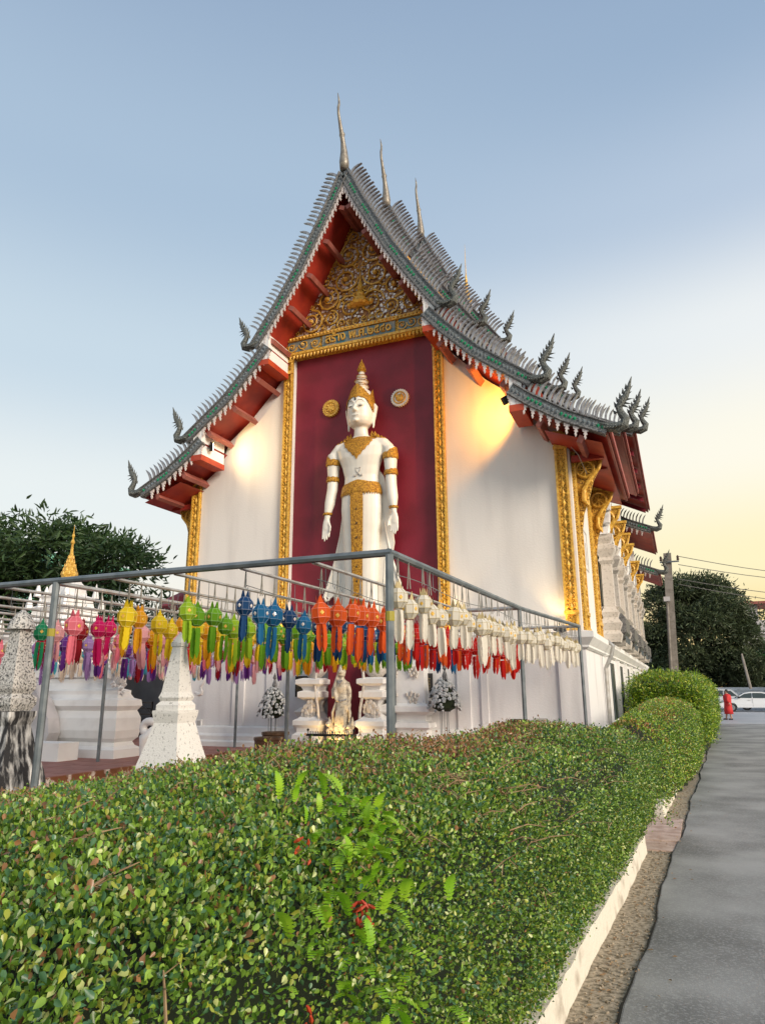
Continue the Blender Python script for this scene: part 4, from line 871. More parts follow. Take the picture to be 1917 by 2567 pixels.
topiary(-9.02, 14.9, 1.45, 'grey silver flower tree on a wire stand left of the shrine', .36, .72)
topiary(-4.86, 15.2, 1.62, 'fuller white and silver flower tree right of the black plaque', .36, .72)
# plaques
def plaque(x0, x1, z0, z1, lab, rows, name='plaque', photo=True, m='black_granite'):
    t = thing(name, lab, 'plaque', ((x0 + x1) / 2, FY - .14, z0)); b = MB(); b.box(x0, x1, FY - .16, FY - .121, z0, z1); b.build('slab', m, t)
    b = MB(); rs = np.random.default_rng(2)
    for k in range(rows):
        zz = z1 - .05 - k * .034; hw = (x1 - x0) * (.28 if k in (0, 1) else .38) ; xx = -hw
        while xx < hw: w = rs.uniform(.012, .035); b.box((x0 + x1) / 2 + xx, (x0 + x1) / 2 + min(hw, xx + w), FY - .163, FY - .1605, zz - .007, zz + .006); xx += w + .009
    if rows: b.build('engraved_text', 'gilt_print', t, kind='stuff')
    if photo:
        b = MB(); c_ = (x0 + x1) / 2; b.box(c_ - .045, c_ + .045, FY - .163, FY - .1605, z0 + .06, z0 + .17); b.build('portrait_plate', 'white_trim', t)
        b = MB(); b.ball((c_, FY - .164, z0 + .128), (.018, .004, .022), 8, 4); b.ball((c_, FY - .164, z0 + .085), (.03, .004, .022), 8, 4); b.build('portrait', 'ink', t)
plaque(-5.68, -5.25, 1.62, 2.16, 'black granite plaque with gold writing on the wall right of the shrine', 10)
plaque(-8.82, -8.44, 1.64, 2.14, 'black granite plaque partly hidden behind the left shrine pillar', 10, photo=False)
b = MB(); b.tube([(-5.55, FY - .17, 1.64), (-5.56, FY - .18, 1.5), (-5.55, FY - .17, 1.36)], [.03, .035, .012], 6); tagp(b.build('garland', 'red_cloth'), 'dried red garland hanging below the black plaque', 'garland')
plaque(-3.50, -3.24, .9, 1.17, 'dark framed memorial plate low on the wall, left of the pair', 0, 'memorial_plate', m='glazed_pot')
plaque(-2.98, -2.70, .9, 1.19, 'grey memorial plate low on the wall, right of the pair', 0, 'memorial_plate', m='line_grey')
# ------------------------------------------------------------------ lantern frame of steel pipe
ZT = 3.07
LF = thing('pipe_scaffold', 'grey steel pipe frame with rails for hanging lanterns in front of the temple', 'frame', (-2.45, 6.08, 0))
def pipe(name, p, q, r, m='steel', parent=LF, n=8): b = MB(); b.tube([p, q], r, n); return b.build(name, m, parent, smooth=False)
POSTS = [(-2.45, 6.08, 0), (-6.68, 6.08, 0), (-10.9, 6.08, 0), (-2.3, 11.3, .25), (-6.55, 11.3, .25), (-10.8, 11.3, .45), (-1.87, 15.25, .25), (-6.02, 15.2, .25), (-10.25, 15.2, .45)]
for i, (x, y, z) in enumerate(POSTS):
    r = .042 if i < 3 else .034
    p = pipe('post', (x, y, z), (x, y, ZT - .02), r)
    if i in (0, 1, 3): b = MB(); b.lathe([(r + .002, 2.42), (r + .003, 2.43), (r + .003, 2.50), (r + .002, 2.51)], (x, y, 0), 10); b.build('tape_band', 'tape', p)
pipe('beam', (-14.5, 6.1, ZT), (-2.43, 6.08, ZT), .038, 'steel'); pipe('beam', (-14.5, 11.32, ZT), (-2.3, 11.3, ZT), .034, 'steel_light'); pipe('beam', (-14.5, 15.2, ZT), (-1.87, 15.25, ZT), .034, 'steel_light')
pipe('beam', (-2.45, 6.05, ZT), (-2.3, 11.3, ZT), .040); pipe('beam', (-2.3, 11.3, ZT), (-1.87, 15.27, ZT), .036)
RAILS = [-2.43 - .85 * k for k in range(14)]
railx = lambda k, y: RAILS[k] + (.15 * (y - 6.08) / 5.2 if y < 11.3 else .15 + .4 * (y - 11.3) / 4) * (1 if k == 0 else .35)
for k in range(14):
    if k: pipe('rail', (RAILS[k], 6.1, ZT - .03), (railx(k, 15.2), 15.2, ZT - .03), .021 if k != 5 else .03, 'steel_light', n=6)
    b = MB(); y = 6.2; pts = []
    while y < 15.1:
        zz = ZT - .21 + .025 * sin(y * 2.1 + k); pts.append((railx(k, y), y, zz))
        if int(y * 10 + k) % 2 == 0: b.tube([(railx(k, y), y, ZT - .03), (railx(k, y), y, zz - .03), (railx(k, y) + .02, y, zz - .05), (railx(k, y) + .03, y, zz - .02)], .0035, 3)
        y += .17
    b.tube(pts, .0045, 3); b.build('hook_wire', 'steel', LF, kind='stuff')
# ------------------------------------------------------------------ paper lanterns
def lantern_meshes(c):
    n = 8; P = [(.056, -.12), (.114, -.055), (.117, .05), (.058, .118)]
    b = MB(); b.lathe(P, (0, 0, 0), n, pi / 8); body = b.mesh('paper_body', 'paper_' + c)
    b = MB()
    for j in range(n):
        a = 2 * pi * j / n + pi / 8; b.tube([((r + .001) * cos(a), (r + .001) * sin(a), z) for r, z in P], .0032, 3, cap=False)
    for r, z in P: b.tube([((r + .001) * cos(2 * pi * j / n + pi / 8), (r + .001) * sin(2 * pi * j / n + pi / 8), z) for j in range(n + 1)], .0032, 3, cap=False)
    edge = b.mesh('edging', 'edge_' + c)
    b = MB()
    for j in range(4):
        a = pi / 2 * j; u = Vector((cos(a), sin(a), 0)); t = Vector((-sin(a), cos(a), 0)); o = u * .045 + Vector((0, 0, .12)); q = u * .05 + Vector((0, 0, .225))
        b.add([o - t * .036, o + t * .036, o - u * .012, q + Vector((0, 0, 0)), o + u * .006 + Vector((0, 0, .04))], [(0, 1, 3), (1, 2, 3), (2, 0, 3)])
    crown = b.mesh('crown', ['paper_' + c if c not in ('white', 'cream') else 'edge_' + c])
    def tail(seed):
        b = MB(); rs = random.Random(seed)
        for j in range(4):
            a = pi / 2 * j + pi / 4; u = Vector((cos(a), sin(a), 0)); t = Vector((-sin(a), cos(a), 0)); k = 9; vs = []; L = .29 + rs.uniform(-.02, .03); sw = rs.uniform(-.02, .02); w0 = .034
            for i in range(k + 1):
                f_ = i / k; w = w0 * (1.0 + (.14 if i % 2 else -.05)) * (1 if i < k else .25); c_ = u * (.042 + .012 * sin(f_ * 3)) + t * sw * f_ ** 2 + Vector((0, 0, -.118 - L * f_ - (.02 if i == k else 0)))
                vs += [c_ - t * w, c_ - u * .010, c_ + t * w]
            b.add(vs, [(3 * i + q, 3 * i + 1 + q, 3 * i + 4 + q, 3 * i + 3 + q) for i in range(k) for q in (0, 1)])
        return b.mesh('tail', 'paper_' + c)
    b = MB()
    for j in range(0, 8, 2):
        a = 2 * pi * j / 8 ; u = Vector((cos(a), sin(a), 0)); t = Vector((-sin(a), cos(a), 0)); o = u * .1115
        b.add([o + t * .026, o + Vector((0, 0, .03)) + u * .004, o - t * .026, o - Vector((0, 0, .03)), o + u * .006], [(0, 1, 4), (1, 2, 4), (2, 3, 4), (3, 0, 4)])
    motif = b.mesh('motif', 'mirror_chip' if c in ('navy', 'blue', 'purple') else 'gold_plain')
    return body, edge, crown, [tail(i) for i in range(3)], motif
COL = {c: lantern_meshes(c) for c in ('white', 'orange', 'red', 'navy', 'blue', 'green', 'lime', 'yellow', 'amber', 'magenta', 'pink', 'rose', 'teal', 'purple', 'lilac', 'turquoise', 'cream', 'crimson')}
sb = MB(); sb.tube([(0, 0, .0), (.0, 0, 1)], .006, 4); STR = sb.mesh('string', 'string')
WORD = {'navy': 'dark blue', 'rose': 'pale pink', 'orange': 'orange red', 'lilac': 'lilac', 'cream': 'cream', 'crimson': 'deep crimson', 'lime': 'bright lime green', 'amber': 'amber yellow', 'teal': 'dark teal green'}
ORD = 'first second third fourth fifth sixth seventh eighth ninth tenth eleventh twelfth thirteenth fourteenth fifteenth sixteenth seventeenth eighteenth nineteenth twentieth twenty-first twenty-second twenty-third twenty-fourth twenty-fifth twenty-sixth twenty-seventh twenty-eighth twenty-ninth thirtieth thirty-first thirty-second thirty-third'.split()
ROW = {0: 'white right edge row', 1: 'orange and red row', 2: 'blue row', 3: 'green row', 4: 'yellow row', 5: 'magenta row', 6: 'pale pink row',
       7: 'purple row', 8: 'lilac row', 9: 'turquoise row', 10: 'cream row', 11: 'second row from the left', 12: 'leftmost row'}
def camproj(p):
    d = _B.transposed() @ (Vector(p) - Vector((0, 0, 1.8)))
    return (958.5 + 1748 * d.x / -d.z) / 1917, (1283.5 - 1748 * d.y / -d.z) / 2567
def seqs(k, i):
    R = random.Random(k * 100 + i)
    if k == 0: return 'white'
    if k == 1: return 'orange' if i < 8 else R.choice(['orange', 'red', 'red'])
    if k == 2: return ['navy', 'blue', 'blue', 'navy', 'blue', 'navy'][i % 6] if i < 6 else R.choice(['navy', 'blue', 'navy'])
    if k == 3: return ['lime', 'green', 'green', 'green', 'lime', 'green'][i % 6] if i < 6 else R.choice(['green', 'lime', 'green'])
    if k == 4: return ['yellow', 'amber', 'yellow', 'yellow', 'amber'][i % 5] if i < 9 else R.choice(['yellow', 'amber', 'yellow'])
    if k == 5: return (['pink', 'magenta', 'magenta'] + ['amber', 'rose', 'amber', 'rose', 'red', 'yellow', 'amber', 'rose', 'pink', 'crimson'] * 3)[i]
    if k == 6: return (['teal', 'rose', 'crimson', 'rose', 'pink', 'rose', 'red', 'rose', 'teal', 'rose', 'pink', 'crimson'] * 3)[i]
    if k == 7: return (['purple', 'crimson', 'purple', 'lilac', 'purple', 'rose'] * 6)[i]
    if k == 8: return (['lilac', 'cream', 'lilac', 'purple', 'cream', 'lilac'] * 6)[i]
    if k == 9: return (['turquoise', 'pink', 'turquoise', 'lilac', 'turquoise', 'cream'] * 6)[i]
    return R.choice(['cream', 'lilac', 'purple', 'cream', 'turquoise', 'rose'])
SPEC = {0: (6.2, .31, 15.1), 1: (6.32, .30, 15.0), 2: (6.22, .30, 13.6), 3: (6.35, .29, 13.2), 4: (6.35, .30, 13.2), 5: (6.4, .30, 13.2), 6: (6.7, .31, 13.4), 7: (7.1, .33, 13.8), 8: (7.2, .36, 14.2), 9: (7.6, .40, 14.6), 10: (7.4, .46, 14.9), 11: (8, .5, 14.9), 12: (8.5, .55, 14.9)}
nl = 0
for k, (y, st, y1) in SPEC.items():
    i = 0
    while y < y1 and nl < 300:
        rr = random.Random(k * 31 + i); z = 2.62 + rr.uniform(-.07, .045) - (.05 if k >= 5 else 0) - (.10 if k >= 7 else 0) - .03 * (k in (4,)) - (.05 if k == 3 and i > 2 else 0) - (.10 if k == 1 and i > 6 else 0)
        x = railx(k, y) + rr.uniform(-.03, .03); u, v = camproj((x, y, z))
        if -.03 < u < 1.02:
            c = seqs(k, i); cw = WORD.get(c, c)
            t = thing('lantern', f"{cw} paper lantern, {ORD[i]} from the front in the {ROW[k]}", 'lantern', (x, y, z), 'paper lanterns hanging under the pipe frame')
            body, edge, crown, tails, motif = COL[c]; rz = Matrix.Rotation(rr.uniform(0, pi / 2), 4, 'Z'); sc = rr.uniform(.74, .92); base = Matrix.Translation((x, y, z)) @ rz @ Matrix.Rotation(rr.uniform(-.09, .09), 4, 'X') @ Matrix.Rotation(rr.uniform(-.07, .07), 4, 'Y') @ Matrix.Scale(sc, 4)
            bo = inst('paper_body', body, t, base); ORG[bo.name] = ORG[t.name]
            for nm, me in (('crown', crown), ('tail', tails[i % 3]), ('edging', edge)): inst(nm, me, t, base @ (Matrix.Scale(rr.uniform(.9, 1.3), 4, (0, 0, 1)) if nm == 'tail' else Matrix.Identity(4)))
            if y < 10.5: inst('motif', motif, t, base, kind='stuff')
            h = ZT - .04 - (z + .20)
            for s_ in (-1, 1): inst('string', STR, t, Matrix.Translation((x, y, z + .20)) @ Matrix.Rotation(s_ * .06, 4, 'Y') @ Matrix.Translation((-s_ * .06 * h * .98, 0, 0)) @ Matrix.Scale(h, 4, (0, 0, 1)))
            nl += 1; i += 1
        y += st * rr.uniform(.6, 1.4)
# ------------------------------------------------------------------ boundary posts
t = thing('boundary_post', 'weathered grey boundary post with conical cap and black stained base at far left', 'stone post', (-7.42, 6.3, 0))
b = MB(); b.lathe([(.56, .2), (.50, .6), (.42, .9), (.30, 1.18), (0.225, 1.42), (0.274, 1.52), (0.274, 1.575)], (-7.42, 6.3, 0), 4, pi / 4); b.build('base', 'stone_black', t)
b = MB(); b.lathe([(0.207, 1.58), (0.259, 1.66), (0.259, 1.73), (0.192, 1.78), (0.237, 1.84), (0.237, 1.90), (0.148, 2.25), (0.111, 2.54)], (-7.42, 6.3, 0), 4, pi / 4); b.build('shaft', 'stone_grey', t)
b = MB(); b.lathe([(0.089, 2.541), (0.159, 2.545), (0.148, 2.60), (0.111, 2.68), (0.067, 2.74), (0.022, 2.78)], (-7.42, 6.3, 0), 14); b.build('cap', 'stone_grey', t, smooth=False)
t = thing('boundary_post', 'white speckled square boundary post with pyramid tip behind the hedge', 'stone post', (-5.25, 6.6, 0))
b = MB(); b.lathe([(.56, 0), (.47, .5), (.42, .92), (.30, 1.23), (.222, 1.46), (.25, 1.565), (.25, 1.592)], (-5.25, 6.6, 0), 4, pi / 4); b.build('base', 'stone_white', t)
b = MB(); b.lathe([(.213, 1.593), (.213, 1.65), (.17, 1.69), (.195, 1.73), (.165, 1.79), (.158, 1.83), (.078, 2.29)], (-5.25, 6.6, 0), 4, pi / 4); b.build('shaft', 'stone_white', t)
b = MB(); b.lathe([(.094, 2.291), (.096, 2.33), (.002, 2.46)], (-5.25, 6.6, 0), 4, pi / 4); b.build('cap', 'stone_white', t)
# ------------------------------------------------------------------ white base, chedi and outbuilding at the left
t = thing('white_shrine', 'broad white moulded shrine base on the raised terrace at left', 'shrine base', (-13, 12.4, .45))
b = MB(); b.rectlathe([(.16, .45), (.16, .62), (.06, .68), (.02, .76), (.10, .84), (.13, 1.0), (.12, 1.25), (.06, 1.4), (.13, 1.5), (.11, 1.62), (.0, 1.66), (-.05, 1.74), (-.05, 1.82), (-.16, 1.86), (-.22, 1.98), (-.22, 2.08), (-.34, 2.12), (-.36, 2.4)], -17, -11.08, 12.0, 12.5); b.build('moulding', 'white_trim', t)
b = MB(); b.prism([(-13.9, .72), (-12.55, .72), (-12.45, .95), (-12.52, 1.25), (-12.75, 1.6), (-13.1, 1.95), (-13.9, 2.2)], 11.55, 11.86); b.build('curved_balustrade', 'pale_concrete', t)
b = MB(); b.box(-14, -11.55, 11.0, 11.52, .45, .80); b.build('step', 'white_trim', t)
b = MB(); rs = np.random.default_rng(9)
for i in range(46):
    a = rs.uniform(-.9, 2.4); r = rs.uniform(.05, .40); p = Vector((-11.25 + r * cos(a) * .85, 12.0 + rs.uniform(-.12, .12), 1.98 + r * sin(a) * .8)); q = p + Vector((cos(a + .5) * .12, -.03, sin(a + .5) * .12 + .03)); b.tube([p, (p + q) / 2 + Vector((.02, 0, .03)), q], [.04, .035, .006], 5)
b.build('flame_ornament', 'bright_white', t, kind='stuff')
CX, CY = -17.3, 16.2
t = thing('chedi', 'white tiered chedi with a gold tip rising behind the lanterns at left', 'chedi', (CX, CY, .45))
b = MB(); b.rectlathe([(.0, .45), (.0, 2.7), (.1, 2.76), (.1, 2.9), (-.1, 3.0), (-.1, 3.3), (.02, 3.36), (.02, 3.5), (-.35, 3.54), (-.35, 3.8), (-.28, 3.86), (-.55, 3.92), (-.6, 4.2), (-.5, 4.26), (-.68, 4.34), (-.72, 4.56), (-.66, 4.62), (-.85, 4.7), (-.88, 4.95), (-.98, 5.1), (-1.0, 5.22)], CX - 1.25, CX + 1.25, CY - 1.25, CY + 1.25); b.build('tower', 'bright_white', t)
b = MB()
for zz, hw in ((3.5, 1.2), (4.26, .72), (4.62, .58)):
    for sx_ in (-1, 1):
        for sy_ in (-1, 1):
            b.lathe([(.12, 0), (.10, .12), (.02, .42), (.002, .48)], (CX + sx_ * hw, CY + sy_ * hw, zz), 5)
        b.lathe([(.09, 0), (.08, .1), (.02, .28)], (CX + sx_ * hw * .4, CY - hw, zz), 5)
b.build('corner_spike', 'bright_white', t, kind='stuff')
b = MB(); b.lathe([(.14, 5.2), (.23, 5.24), (.25, 5.34), (.21, 5.48), (.14, 5.66), (.08, 5.86), (.05, 6.05), (.03, 6.3), (.07, 6.36), (.02, 6.5), (.05, 6.58), (.015, 6.68), (.004, 6.95)], (CX, CY, 0), 9)
for k in range(5):
    for j in range(8): a = pi * j / 4 + k * .4; r = .23 - .038 * k; b.lathe([(.035, -.02), (.02, .05), (.002, .1)], (CX + r * cos(a), CY + r * sin(a), 5.34 + .13 * k), 4)
b.build('gold_tip', 'gold_plain', t)
t = thing('outbuilding', 'dark grey walled outbuilding between the white base and the temple', 'building', (-15, 19, .45))
b = MB(); b.box(-18.5, -12.9, 18.6, 22, .45, 3.3); b.build('wall', 'grey_wall', t)
b = MB(); b.box(-18.8, -12.8, 18.2, 22.2, 3.3, 3.45); b.build('roof', 'pale_concrete', t)
t = thing('metal_gate', 'black metal rack with yellow sides standing against the grey wall', 'rack', (-15.2, 17.2, .45))
for x in (-16.2, -15.42, -14.6): b = MB(); b.box(x, x + .05, 17.2, 17.25, .45, 1.5); b.build('upright', 'black_paint', t)
for z in (.5, .75, .95, 1.12, 1.28, 1.45): b = MB(); b.box(-16.2, -14.55, 17.18, 17.2, z, z + .035); b.build('bar', 'black_paint', t)
b = MB(); b.box(-15.85, -15.47, 17.22, 17.26, .5, 1.3); b.build('panel', 'yellow_paint', t)
b = MB(); b.tube([(-16.2, 17.15, 1.5), (-15.2, 17.15, 1.52), (-14.5, 17.1, 1.2), (-14.2, 17.1, 1.15)], .025, 5); b.build('handrail', 'black_paint', t)
b = MB(); b.tube([(-8.14 + .13 * cos(a), 9.6, 1.22 + .10 * sin(a)) for a in [.6 + i * .45 for i in range(13)]] + [(-8.22, 9.6, 1.05), (-8.2, 9.62, .8), (-8.1, 9.65, .5), (-8.1, 9.65, .2)], [.05, .06, .065, .065, .065, .065, .065, .07, .07, .07, .07, .075, .08, .10, .10, .09, .09], 9)
tagp(b.build('serpent_sculpture', 'bright_white', smooth=True), 'white coiled serpent tail sculpture beside the speckled boundary post', 'sculpture')
tagp(naga_bm(-8.25, 11.0, 1.75, 1, .28).build('serpent_sculpture', 'bright_white'), 'small white serpent head ornament right of the speckled boundary post', 'sculpture')
b = MB(); b.lathe([(.75, -.35), (.55, -.08), (.2, .1), (.02, .16)], (-13.4, 17.0, 4.55), 10); t = thing('parasol', 'closed dark red parasol by the left corner of the temple', 'parasol', (-13.4, 17, .45)); b.build('canopy', 'parasol', t)
b = MB(); b.tube([(-13.4, 17, .45), (-13.4, 17, 4.7)], .03, 6); b.build('pole', 'steel', t)
# ------------------------------------------------------------------ hedges
def boxsdf(p, x0, x1, y0, y1):      # signed distance (2D), inside negative; x0/x1 may be arrays
    cx, hx = (x0 + x1) / 2, (x1 - x0) / 2; dx = np.abs(p[:, 0] - cx) - hx; dy = np.abs(p[:, 1] - (y0 + y1) / 2) - (y1 - y0) / 2
    return np.minimum(np.maximum(dx, dy), 0) + np.hypot(np.maximum(dx, 0), np.maximum(dy, 0))
rxn = lambda y: -0.75 + .0545 * y
def hedge_leaves(pos, nrm, size, dry, bright=None, spread=.85, shape=LEAF):
    n = len(pos); d = nrm * .8 + rng.normal(size=(n, 3)) * spread; d[:, 2] += .25
    v = rng.uniform(0, 1, n) ** 1.6; base = np.stack([.055 + .27 * v, .13 + .38 * v, .012 + .06 * v], 1)
    yel = rng.uniform(0, 1, n) < .10; base[yel] = np.array([.36, .40, .05]) * rng.uniform(.7, 1.1, (yel.sum(), 1))
    blu = rng.uniform(0, 1, n) < .2; base[blu] = np.array([.07, .17, .075]) * rng.uniform(.7, 1.2, (blu.sum(), 1))
    glint = rng.uniform(0, 1, n) < .07; base[glint] = np.array([.52, .58, .22]) * rng.uniform(.7, 1.15, (glint.sum(), 1))  # scattered pale leaves, highlights put into the leaf colour
    br = rng.uniform(0, 1, n) < dry * .9; base[br] = np.array([.34, .17, .075]) * rng.uniform(.5, 1.25, (br.sum(), 1))
    return leaf_geo(pos, d, size, base, shape)
def sprigs(cpos, cn, per, rad):
    n = len(cpos); p = np.repeat(cpos, per, 0) + rng.normal(size=(n * per, 3)) * rad; return p, np.repeat(cn, per, 0)
def grid_core(name, parent, xs, ys, topf, m='shaded_core'):
    X, Y = np.meshgrid(xs, ys, indexing='ij'); Z = topf(X.ravel(), Y.ravel()).reshape(X.shape)
    v = np.stack([X.ravel(), Y.ravel(), Z.ravel()], 1); nx, ny = X.shape; i = (np.arange(nx - 1)[:, None] * ny + np.arange(ny - 1)[None]).ravel()
    return fromnp(name, v, np.stack([i, i + ny, i + ny + 1, i + 1], 1), m, parent)
# near hedge: broad mass left of the kerb, two joined boxes in plan
H1 = thing('hedge', 'large clipped hedge filling the foreground, browned along its far crest', 'hedge', (-2, 4, 0), 'clipped hedges along the kerb')
def h1_xr(y): return rxn(y) - .16
def h1_sdf(p):
    xr = h1_xr(p[:, 1]); A = boxsdf(p, np.full(len(p), -10.), xr, -2.0, 5.55 - .0 * xr); B_ = boxsdf(p, np.full(len(p), -2.12), xr, -2.0, 9.75)
    return np.minimum(A, B_)
def h1_ztop(p):
    x, y = p[:, 0], p[:, 1]
    t = np.clip((x + 7) / 4.9, 0, 1); z = .78 + .62 * t ** 1.5
    z = z - .10 * np.clip((3 - y) / 4, 0, 1) * 1.0 - .12 * np.clip((x + 2.0) / 1.4, 0, 1)
    return z + .045 * vnoise(np.stack([x, y, x * 0], 1), 1.3, 3) + .02 * vnoise(np.stack([x, y, x * 0], 1), 4, 4)
def h1_z(p, r=.42):
    d = -h1_sdf(p); e = np.clip(d / r, 0, 1); return h1_ztop(p) - .40 * (1 - np.sqrt(np.clip(1 - (1 - e) ** 2, 0, 1)))
N = 54000; cand = np.stack([rng.uniform(-9.0, 0.2, N * 3), rng.uniform(-.6, 10.2, N * 3)], 1)
dist = np.hypot(cand[:, 0], cand[:, 1]); cand = np.concatenate([cand, np.stack([rng.uniform(-4.5, -.6, 74000), rng.uniform(-.1, 4.3, 74000)], 1)]); dist = np.hypot(cand[:, 0], cand[:, 1]); keep = (h1_sdf(cand) < 0) & (cand[:, 0] * -.0 + rng.uniform(0, 1, len(cand)) < np.clip(5.5 / dist ** 1.05, .3, 1))
ang = np.degrees(np.arctan2(cand[:, 0], cand[:, 1])); keep &= (ang < 22) & (ang > -70); cand = cand[keep]
e = .03; z = h1_z(cand); zx = (h1_z(cand + [e, 0]) - h1_z(cand - [e, 0])) / (2 * e); zy = (h1_z(cand + [0, e]) - h1_z(cand - [0, e])) / (2 * e)
nr = np.stack([-zx, -zy, np.ones(len(z))], 1); nr /= np.linalg.norm(nr, axis=1, keepdims=True)
ctop = np.concatenate([cand, (z - .01)[:, None]], 1)
# side facing the road, and the far end
Ns = 22000; ysd = rng.uniform(.3, 9.72, Ns) ** 1.0; zs = rng.uniform(.10, 1, Ns); xr = h1_xr(ysd); zt = h1_z(np.stack([xr - .06, ysd], 1)); bulge = .07 * np.sin(np.pi * zs) + .03 * vnoise(np.stack([ysd, zs, ysd * 0], 1), 3, 8)
cs = np.stack([xr - .21 + .20 * zs ** .8 + bulge, ysd, .165 + .03 * np.sin(ysd * 7) + (zt - .165) * zs], 1); ns = np.tile([.95, -.15, .25], (Ns, 1))
Ne = 1500; xe = rng.uniform(-2.1, -.2, Ne); ze = rng.uniform(.1, 1, Ne); ce = np.stack([xe, 9.72 + .04 * rng.normal(size=Ne), .1 + 1.0 * ze], 1); ne = np.tile([0, 1, .2], (Ne, 1))
cc, cn = np.concatenate([ctop, cs, ce]), np.concatenate([nr, ns, ne])
gn = vnoise(cc * [1, 1, 1.2], 15, 41) + .5 * vnoise(cc, 34, 43); kp = (gn < .62) | (rng.uniform(size=len(cc)) < .25); cc, cn, gn = cc[kp], cn[kp], gn[kp]; cc = cc - cn * (.022 * (gn + .2))[:, None]
pos, nn_ = sprigs(cc, cn, 3, .022); pos[:, 2] += rng.normal(size=len(pos)) * .02; lo_ = (rng.uniform(size=len(pos)) < .22); pos[lo_] -= nn_[lo_] * .035
dcam = np.linalg.norm(pos - [0, 0, 1.8], axis=1)
sz = rng.uniform(.0145, .028, len(pos)) * np.clip(.85 + dcam * .045, .9, 1.25); side = nn_[:, 0] > .6; sz[side] *= .78
crest = np.clip(1.2 + h1_sdf(pos[:, :2]) / 2.4, 0, 1) * (pos[:, 1] > 2.6) * (pos[:, 0] < h1_xr(pos[:, 1]) - .7); pn = vnoise(pos, 1.6, 11)
dry = np.clip(.06 + .95 * crest * np.clip(.42 + pn * 1.0, 0, 1) + .22 * np.clip(pn - .55, 0, 1) * (~side), 0, .8); dry[side] *= .3
v, f, c = hedge_leaves(pos, nn_, sz, dry, shape=LEAF8); near3 = dcam < 2.6
# the 300 leaves nearest the camera are separate pieces
vis = (ang_ := np.degrees(np.arctan2(pos[:, 0], pos[:, 1]))) ; okv = (vis < 6) & (vis > -50) & (pos[:, 1] > .9)
order = np.argsort(np.where(okv & (pos[:, 2] > .5), dcam, 99)); near = order[:300]; rest = np.setdiff1d(np.arange(len(pos)), near)
vr = v.reshape(-1, 8, 3); cr_ = c.reshape(-1, 8, 3)
ra = rest[near3[rest]]; b4 = np.arange(len(ra))[:, None] * 8
fromnp('foliage', vr[ra].reshape(-1, 3), np.concatenate([b4 + np.array([[0, 7, 6, 5, 4]]), b4 + np.array([[4, 3, 2, 1, 0]])]), 'hedge_leaf', H1, cr_[ra].reshape(-1, 3), kind='stuff')
rb = rest[~near3[rest]]; six = [0, 2, 3, 4, 5, 6]; b4 = np.arange(len(rb))[:, None] * 6
fromnp('foliage', vr[rb][:, six].reshape(-1, 3), np.concatenate([b4 + np.array([[0, 5, 4, 3]]), b4 + np.array([[3, 2, 1, 0]])]), 'hedge_leaf', H1, cr_[rb][:, six].reshape(-1, 3), kind='stuff')
for i in near: fromnp('leaf', vr[i], np.array([[0, 7, 6, 5, 4], [4, 3, 2, 1, 0]]), 'hedge_leaf', H1, cr_[i])
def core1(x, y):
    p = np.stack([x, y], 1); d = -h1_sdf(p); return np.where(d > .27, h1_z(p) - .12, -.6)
grid_core('shaded_branch_mass', H1, np.linspace(-10.2, .3, 130), np.linspace(-2.1, 10.3, 150), core1)
def twigs(parent, n, f, L=(.15, .45), m='twig', seed=1):
    b = MB(); rs = np.random.default_rng(seed)
    for i in range(n):
        p, nrm = f(rs); p = Vector(p); d = (Vector(nrm) * .35 + Vector(rs.normal(size=3))).normalized(); d.z = abs(d.z) * .35; l = rs.uniform(*L); q = p + d * l * .5 + Vector((0, 0, .015)); r = p + d * l + Vector((0, 0, rs.uniform(-.02, .03)))
        b.tube([p, q, r], [.0035, .003, .0015], 4, cap=False)
        for k in range(3):
            s_ = p.lerp(r, rs.uniform(.3, 1)); e_ = s_ + Vector(rs.normal(size=3)).normalized() * l * .22; b.tube([s_, e_], [.002, .001], 3, cap=False)
    return b.build('twig', m, parent, kind='stuff', recalc=False)
def tf_(rs):
    while True:
        i = rs.integers(0, len(ctop))
        if rs.uniform() < .25 + .75 * (ctop[i, 1] > 3.2): return ctop[i] + [0, 0, .02], nr[i]
twigs(H1, 900, tf_, L=(.07, .24), seed=4)
# feathery bright weed growing out of the hedge
def frond(b, p, d, L, n=11):
    p, d = Vector(p), Vector(d).normalized(); s_ = d.cross(Vector((0, 0, 1))).normalized(); up = s_.cross(d)
    pts = [p + d * L * u + up * (.10 * L * sin(u * 2.6)) - Vector((0, 0, .25 * L * u * u)) for u in [i / n for i in range(n + 1)]]
    b.mi = 0
    for i in range(1, n + 1):
        t = (pts[i] - pts[i - 1]).normalized(); w = .17 * L * (sin(pi * (i / n) ** .8) * .75 + .3)
        for q in (-1, 1):
            o = pts[i]; e_ = o + s_ * q * w + t * w * .25 + up * .1 * w; k = t * .026 * L * 1.3; b.add([o - k, (o + e_) / 2 - k * 1.15, e_, (o + e_) / 2 + k * 1.15, o + k], [(0, 1, 3, 4), (1, 2, 3)])
mat('weed_leaf', (.24, .50, .02), .45, col2=(.36, .58, .03), nscale=9, trans=.35)
b = MB(); rs = np.random.default_rng(12)
for i in range(190):
    u = rs.uniform(0, 1); w = rs.normal() * .13; px = -.66 - .52 * u + w * .8; py = 1.55 + 1.05 * u + w * .5
    q = np.array([[px, py]]); z = h1_z(q)[0]; frond(b, (px, py, z + rs.uniform(.02, .09)), (rs.uniform(-.5, 1.0), rs.uniform(-1.1, .1), rs.uniform(.05, .8)), rs.uniform(.07, .15))
wd_ = b.build('weed_frond', 'weed_leaf', H1, kind='stuff', recalc=False)
b = MB()
